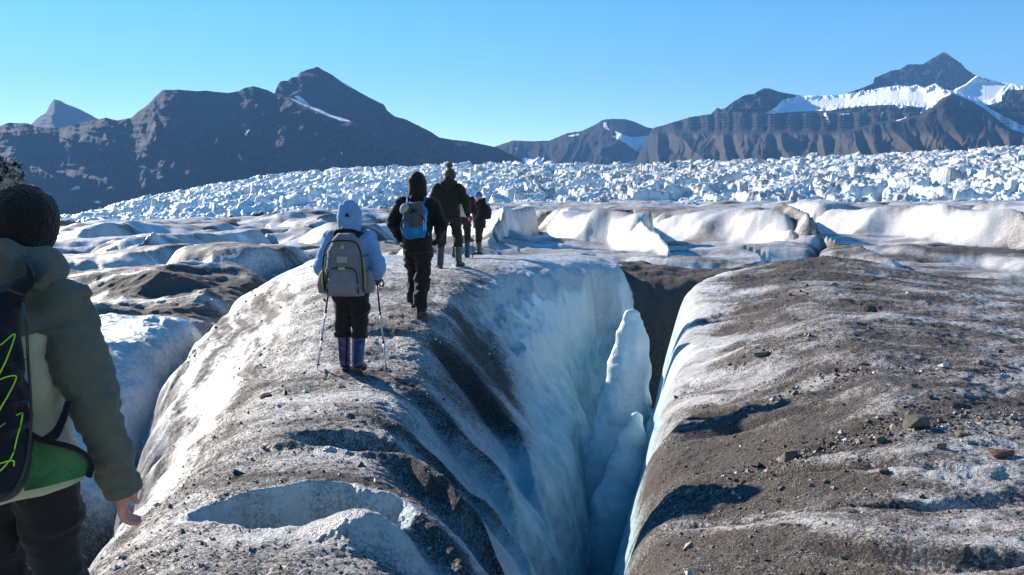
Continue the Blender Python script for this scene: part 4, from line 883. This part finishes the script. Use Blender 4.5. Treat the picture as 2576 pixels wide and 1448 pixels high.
# torso of the jacket in pale cloth, yoke and sleeves in dark olive
k = J['k']
s = Solid((-.36, -.28, .66), (.36, .28, 1.42), .010)
rows = torso_rows(J, .745, 1.305, .024); rows[0] = (rows[0][0], rows[0][1], rows[0][2], rows[0][3] + .03, rows[0][4] + .03); s.loft(rows, .03); s.folds(.010, (5, 5, 9), 61, 3)
s.d = np.maximum(s.d, .762 + .10 * np.clip(s.ax[0], -.3, .3)[:, None, None] + 0 * s.ax[1][None, :, None] - s.ax[2][None, None, :])
jk = s.mesh('jacket', M_SAGE, p)
s = Solid((-.46, -.30, .66), (.48, .30, 1.56), .0085)
s.loft([(1.285, 0, 0, .246, .190), (1.31, 0, 0, .246, .188), (1.37, .0, .0, .215, .152), (1.43, .015, .01, .16, .125), (1.49, .03, .02, .10, .10)], .03)
for q in 'LR':
    mid = J['elb' + q]; s.cone(J['sho' + q], .092, (J['sho' + q] + mid) / 2, .088, .04); s.cone((J['sho' + q] + mid) / 2, .088, mid, .082, .03); s.cone(mid, .082, J['wri' + q] * .6 + mid * .4, .072, .02); s.cone(J['wri' + q] * .6 + mid * .4, .072, J['wri' + q] + (J['wri' + q] - mid) / 5, .060, .02)
    d = J['wri' + q] - mid; d /= np.linalg.norm(d); e = J['wri' + q] + d * .018
    X = (s.ax[0][:, None, None] - e[0]) * d[0] + (s.ax[1][None, :, None] - e[1]) * d[1] + (s.ax[2][None, None, :] - e[2]) * d[2]
    near = (s.ax[0][:, None, None] > .2) if q == 'R' else (s.ax[0][:, None, None] < -.2)
    s.d = np.where(near & (s.ax[2][None, None, :] < .95), np.maximum(s.d, X), s.d)
s.folds(.011, (6, 6, 16), 65, 3); s.mesh('yoke_and_sleeves', M_OLIVE, jk)
for q in 'R':
    mid = J['elb' + q]; d = J['wri' + q] - mid; d /= np.linalg.norm(d); tube('cuff', [tuple(J['wri' + q] - d * .032), tuple(J['wri' + q] + d * .012)], .062, M_OLIVE, jk, 20)
# hood lying on the shoulders
s = Solid((-.28, -.30, 1.36), (.36, .26, 1.70), .009); s.cone((-.07, -.03, 1.475), .092, (.13, -.03, 1.47), .088, .05); s.cone((.02, -.10, 1.465), .095, (.05, -.11, 1.53), .075, .05); s.cone((-.08, .02, 1.50), .085, (.14, .02, 1.495), .08, .04)
s.ell((.055, .07, 1.60), (.098, .115, .10), .02, cut=True); s.folds(.014, (6, 6, 9), 67, 2); s.mesh('lowered_hood', M_OLIVE, jk)
tr = make_trousers(J, p, .012, cloth('charcoal_trouser_cloth', (.017, .017, .021)), .06, (.122, .095, .085), .016, 71, top=.86, flare=.09); make_boots(J, p, .014, M_SOLE, .2)
b = make_beanie(J, p, .008, M_KNITK, low=-.115, grow=.019)
pc = ml(24, 437, .06); make_pompom(J['head'] + (-.055, -.01, .178), .054, 2300, pompom_mat('black_and_white_bobble_yarn', (.02, .02, .028), (.55, .55, .60)), b, 8)
# daypack
P = thing('backpack', 'navy daypack with lime elastic cord on the man at the left edge', 'backpack', loc)
s = Solid((-.30, -.52, .62), (.36, .0, 1.55), .010)
s.loft([(.80, .045, -.22, .10, .05), (.86, .045, -.26, .145, .10), (.98, .05, -.275, .165, .12), (1.15, .045, -.265, .155, .115), (1.32, .04, -.235, .145, .095), (1.45, .06, -.20, .11, .06)], .03, 2.8); s.folds(.009, (6, 6, 8), 75, 2); body_ = s.mesh('pack_body', M_NAVY, P)
pd = s.d; print('PACK', pd.min(), body_.data.vertices[0].co if len(body_.data.vertices) else None, len(body_.data.vertices), body_.parent.location)
def on_pack(px, py):
    """point on the back of the pack straight in front of the camera at px,py"""
    prev = None
    for y in np.arange(-.48, -.10, .003):
        q = ml(px, py, y); i = [int(round((q[a] - s.lo[a]) / s.h)) for a in range(3)]
        if all(0 <= i[a] < pd.shape[a] for a in range(3)) and pd[tuple(i)] < .004: return (q[0], y - .004, q[2])
    return tuple(ml(px, py, -.36))
CORDS = [[(-75, 800), (-60, 820), (-20, 858), (0, 869), (34, 842), (38, 850), (20, 900), (0, 941), (-30, 985), (-70, 905)], [(-70, 905), (-30, 985), (0, 956), (34, 945), (42, 953), (22, 995), (0, 1033), (-30, 1100), (-70, 1010)], [(-70, 1010), (-30, 1100), (0, 1075), (52, 1040), (57, 1052), (45, 1100), (30, 1151), (-5, 1190), (-40, 1205)], [(-50, 1180), (-20, 1172), (0, 1166), (34, 1158), (37, 1172)]]
for c in CORDS: tube('elastic_cord', spline([on_pack(*q) for q in c], 5), .0023, M_LIME, P, 7)
# hip belt wing in green mesh with dark binding
def sheet(name, outline, mat, parent, th=.012):
    n = len(outline); c = np.mean(outline, 0); co = list(outline) + [c] + [np.array(q) + (0, th, 0) for q in outline] + [c + np.array((0, th, 0))]
    f = [(i, (i + 1) % n, n) for i in range(n)] + [(n + 1 + (i + 1) % n, n + 1 + i, 2 * n + 1) for i in range(n)] + [(i, n + 1 + i, n + 1 + (i + 1) % n, (i + 1) % n) for i in range(n)]
    return mesh_obj(name, co, f, mat, parent, smooth=False)
wing = [ml(66, 1100, -.225), ml(95, 1112, -.225), ml(135, 1124, -.215), ml(180, 1135, -.195), ml(214, 1146, -.165), ml(226, 1172, -.15), ml(222, 1195, -.155), ml(195, 1204, -.185), ml(150, 1216, -.215), ml(105, 1228, -.23), ml(60, 1236, -.235)]
wg = sheet('hip_belt_wing', [np.array(q) for q in wing], M_GREEN, P)
tube('binding', spline([ml(50, 1072, -.235), ml(95, 1104, -.235), ml(140, 1116, -.225), ml(185, 1128, -.205), ml(218, 1148, -.172), ml(229, 1172, -.155), ml(224, 1200, -.155)], 6), .012, M_WEB, wg, 8, .7)
tube('shoulder_strap', spline([ml(40, 735, -.25), ml(78, 690, -.20), ml(100, 668, -.10), ml(105, 672, .02), ml(110, 760, .15), ml(120, 900, .20), ml(140, 1000, .16)], 6), .034, M_WEB, P, 10, .4)
tube('shoulder_strap', spline([(-.15, -.22, 1.40), (-.16, -.12, 1.47), (-.16, .02, 1.48), (-.16, .15, 1.36), (-.19, .16, 1.15), (-.2, .02, .95)], 6), .034, M_WEB, P, 10, .4)
tube('adjuster_strap', spline([ml(172, 1010, -.165), ml(160, 1050, -.19), ml(140, 1090, -.215), ml(112, 1112, -.235)], 6), .016, M_WEB, P, 8, .45)

# stitched edges and webbing of the daypack, seams of the jacket
tube('piping', spline([on_pack(*q) for q in [(58, 760), (66, 820), (72, 900), (78, 980), (80, 1060), (74, 1130), (60, 1190), (36, 1235), (0, 1262)]], 5), .0045, cloth('dark_grey_piping', (.05, .05, .06)), P, 7)
for a_, b_ in (((62, 905), (20, 925)), ((68, 1010), (20, 1022))): tube('compression_strap', spline([on_pack(*a_), on_pack((a_[0] + b_[0]) / 2, (a_[1] + b_[1]) / 2), on_pack(*b_)], 5), .009, M_WEB, P, 8, .4)
# ---------------------------------------------------------------- ice blade, stones, gravel
def clear_ice():
    m = NT('blue_clear_ice'); P = m.pos(); n = m.noise(P, 3.2, 6, .6); n2 = m.noise(m.scale(P, (1, 1, .3)), 14, 4, .6)
    c = m.mix(m.ramp(n, .35, .68), (.60, .74, .76), (.84, .86, .85)); c = m.mix(m.ramp(m.noise(P, 6, 6, .7), .60, .72, 0, .5), c, (.17, .16, .15))
    m.bsdf(c, .3, m.bump(m.math('ADD', n2, m.noise(P, 40, 3)), .3, .05), .5); return m.m
M_CLEAR = clear_ice()
def blade(name, label, knots, Y, sy, seed):
    P = [at(px, py, Y) + np.array((0, 0, EYE)) for px, py, r in knots]; r = [q[2] * 1.5 + .03 for q in knots]
    base = P[-1].copy(); A = np.array(P) - base
    s = Solid(A.min(0) - .45, A.max(0) + .35, .03); s.chain(A, r, .06, sy); s.folds(.014, (2.6, 2.6, .8), seed, 2)
    e = empty(name, tuple(base)); tag(e, label, 'ice blade', 'ice blades in the crevasse'); s.mesh('ice_body', M_CLEAR, e); return e
blade('ice_blade', 'tall thin blade of pale blue ice standing in the crevasse', [(1590, 800, .07), (1588, 850, .12), (1583, 920, .165), (1572, 1030, .21), (1548, 1140, .26), (1520, 1260, .30), (1500, 1500, .36)], 11.5, .62, 81)
blade('ice_blade', 'shorter pointed ice fin leaning against the tall blade in the crevasse', [(1600, 1056, .05), (1592, 1105, .09), (1575, 1180, .13), (1545, 1280, .19), (1515, 1420, .26)], 10.6, .6, 83)
def hit(px, py):
    Y = np.exp(np.linspace(math.log(2.5), math.log(60), 900)); a = (px - CX) / F; b = (CY - py) / F; t = Y / (cp + b * sp)
    x = a * t; z = t * (-sp + b * cp); g = glacier(x, Y)[0]; k = int(np.argmax(z < g)); return float(x[k]), float(Y[k]), float(g[k] + EYE)
import bmesh
def stone_mat(name, a, b):
    m = NT(name); O = m.obj(); n = m.noise(O, 9, 5, .65); m.bsdf(m.mix(m.ramp(n, .3, .7), a, b), .85, m.bump(m.noise(O, 45, 5, .65), .5, .012), .25); return m.m
STM = {'grey': stone_mat('grey_shale', (.07, .068, .058), (.13, .125, .105)), 'tan': stone_mat('tan_sandstone', (.13, .10, .07), (.20, .16, .11)), 'dark': stone_mat('dark_slate', (.035, .033, .03), (.075, .07, .06)), 'rust': stone_mat('rusty_ironstone', (.10, .06, .045), (.15, .095, .07))}
def stone(px, py, wpx, hpx, kind, label, seed, tall=.6, group='stones on the dirty ice'):
    x, y, z = hit(px, py + hpx * .4); sc = y / F; rg = np.random.RandomState(seed)
    W, Hh = wpx * sc * .52, hpx * sc * .68; D = W * rg.uniform(.6, .95)
    bm = bmesh.new()
    for i in range(26):
        v = rg.uniform(-1, 1, 3); v /= np.abs(v).max() ** .75; bm.verts.new((v[0] * W, v[1] * D, v[2] * Hh * (.75 + .25 * rg.rand()) + v[0] * Hh * .15))
    r = bmesh.ops.convex_hull(bm, input=bm.verts); bmesh.ops.delete(bm, geom=[v for v in bm.verts if not v.link_faces], context='VERTS')
    bmesh.ops.bevel(bm, geom=bm.edges[:], offset=W * .07, segments=1, affect='EDGES', profile=.6)
    me = bpy.data.meshes.new('stone'); bm.to_mesh(me); bm.free(); me.materials.append(STM[kind])
    o = bpy.data.objects.new('stone', me); C.objects.link(o); o.location = (x, y, z + Hh * .35); o.rotation_euler.z = rg.uniform(-.5, .5)
    tag(o, label, 'stone', group)
for a in [(2303, 1062, 58, 36, 'grey', 'biggest grey block of stone, with a lit left face, on the dirty right bank', 4),
          (1985, 1148, 44, 30, 'tan', 'pale tan stone at the left end of the gravel band on the right bank', 5),
          (2055, 1128, 26, 18, 'dark', 'dark stone just right of the pale tan stone in the gravel band', 6),
          (2214, 1108, 28, 18, 'tan', 'small tan stone below and left of the big grey block', 7),
          (2420, 1090, 36, 13, 'tan', 'flat yellowish stone right of the big grey block', 8),
          (2368, 1124, 26, 17, 'tan', 'rounded tan stone between the big grey block and the long flat slab', 9),
          (2516, 1137, 56, 17, 'rust', 'long flat brownish slab near the right edge of the photo', 10),
          (2224, 1188, 24, 10, 'rust', 'small rust coloured stone lying below the gravel band', 11),
          (1916, 890, 34, 14, 'grey', 'lone grey stone on the upper left of the right bank', 12),
          (2187, 775, 34, 20, 'dark', 'dark tilted slate near the far crest of the right bank', 13),
          (2172, 914, 30, 9, 'tan', 'thin pale stone in the middle of the upper right bank', 14),
          (2092, 932, 40, 12, 'dark', 'low dark stone left of the thin pale stone on the upper bank', 15),
          (668, 995, 30, 12, 'dark', 'flat dark stone on the ridge left of the light blue walker', 16),
          (1066, 800, 26, 16, 'grey', 'small grey stone by the heel of the walker in black', 17),
          (2076, 1212, 16, 11, 'tan', 'tiny yellowish pebble below the gravel band on the right bank', 18),
          (2340, 1000, 16, 10, 'dark', 'little dark stone above the big grey block', 19)]: stone(*a)
def gravel():
    rg = np.random.RandomState(3); n = 100000
    r = np.exp(rg.uniform(math.log(3.0), math.log(17), n)); az = rg.uniform(R(-30), R(33), n); x = r * np.sin(az); y = r * np.cos(az)
    d = glacier(x, y); e = .02; slope = np.hypot(glacier(x + e, y)[0] - d[0], glacier(x, y + e)[0] - d[0]) / e
    band = 2.2 * gauss(x, y, 2.3, 5.9, 1.3, .16) + 1.6 * gauss(x, y, 2.6, 7.6, 1.0, .16) + .8 * gauss(x, y, 2.6, 9.2, .8, .2)
    p = np.clip(d[1] - .25, 0, 1) * (.25 + .5 * np.clip(perlin(x * 1.3, y * 1.6, 900), 0, 1)) + band * .35
    k = (rg.rand(n) < p * .75) & (slope < 1.1) & (d[0] > -2.6); x, y, z, r = x[k], y[k], d[0][k] + EYE, r[k]; m = len(x); bb = band[k]
    size = (.0055 + .0035 * rg.pareto(2.6, m)) * (1 + .7 * np.clip(bb, 0, 1)) * (.7 + r / 14); size = np.clip(size, .004, .045)
    base = np.array([(1, 0, 0), (-1, 0, 0), (0, 1, 0), (0, -1, 0), (0, 0, .7), (0, 0, -.7)], float)
    V = base[None] * rg.uniform(.55, 1.25, (m, 6, 1)) + rg.normal(size=(m, 6, 3)) * .15
    an = rg.uniform(0, 6.3, m); c, s_ = np.cos(an)[:, None], np.sin(an)[:, None]; X = V[..., 0] * c - V[..., 1] * s_; Y_ = V[..., 0] * s_ + V[..., 1] * c
    co = np.stack([x[:, None] + X * size[:, None], y[:, None] + Y_ * size[:, None], (z + size * .2)[:, None] + V[..., 2] * size[:, None]], -1).reshape(-1, 3)
    tri = np.array([(0, 2, 4), (2, 1, 4), (1, 3, 4), (3, 0, 4), (2, 0, 5), (1, 2, 5), (3, 1, 5), (0, 3, 5)]); f = (tri[None] + 6 * np.arange(m)[:, None, None]).reshape(-1, 3)
    M = NT('gravel_stone'); t = M.attr('tone')
    cr = M.n('ShaderNodeValToRGB'); M.set(cr.inputs[0], t); el = cr.color_ramp.elements; el[0].color = (.03, .027, .024, 1); el[1].color = (.62, .62, .63, 1); q = el.new(.45); q.color = (.085, .07, .06, 1); q = el.new(.72); q.color = (.17, .135, .105, 1); q = el.new(.9); q.color = (.26, .20, .14, 1)
    M.bsdf(cr.outputs[0], .6, None, .4)
    tag(mesh_obj('gravel', co, f, M.m, smooth=False, attrs={'tone': np.repeat(rg.rand(m), 6)}), 'loose grey brown grit and pebbles strewn over the ice', 'gravel', kind='stuff')
gravel()
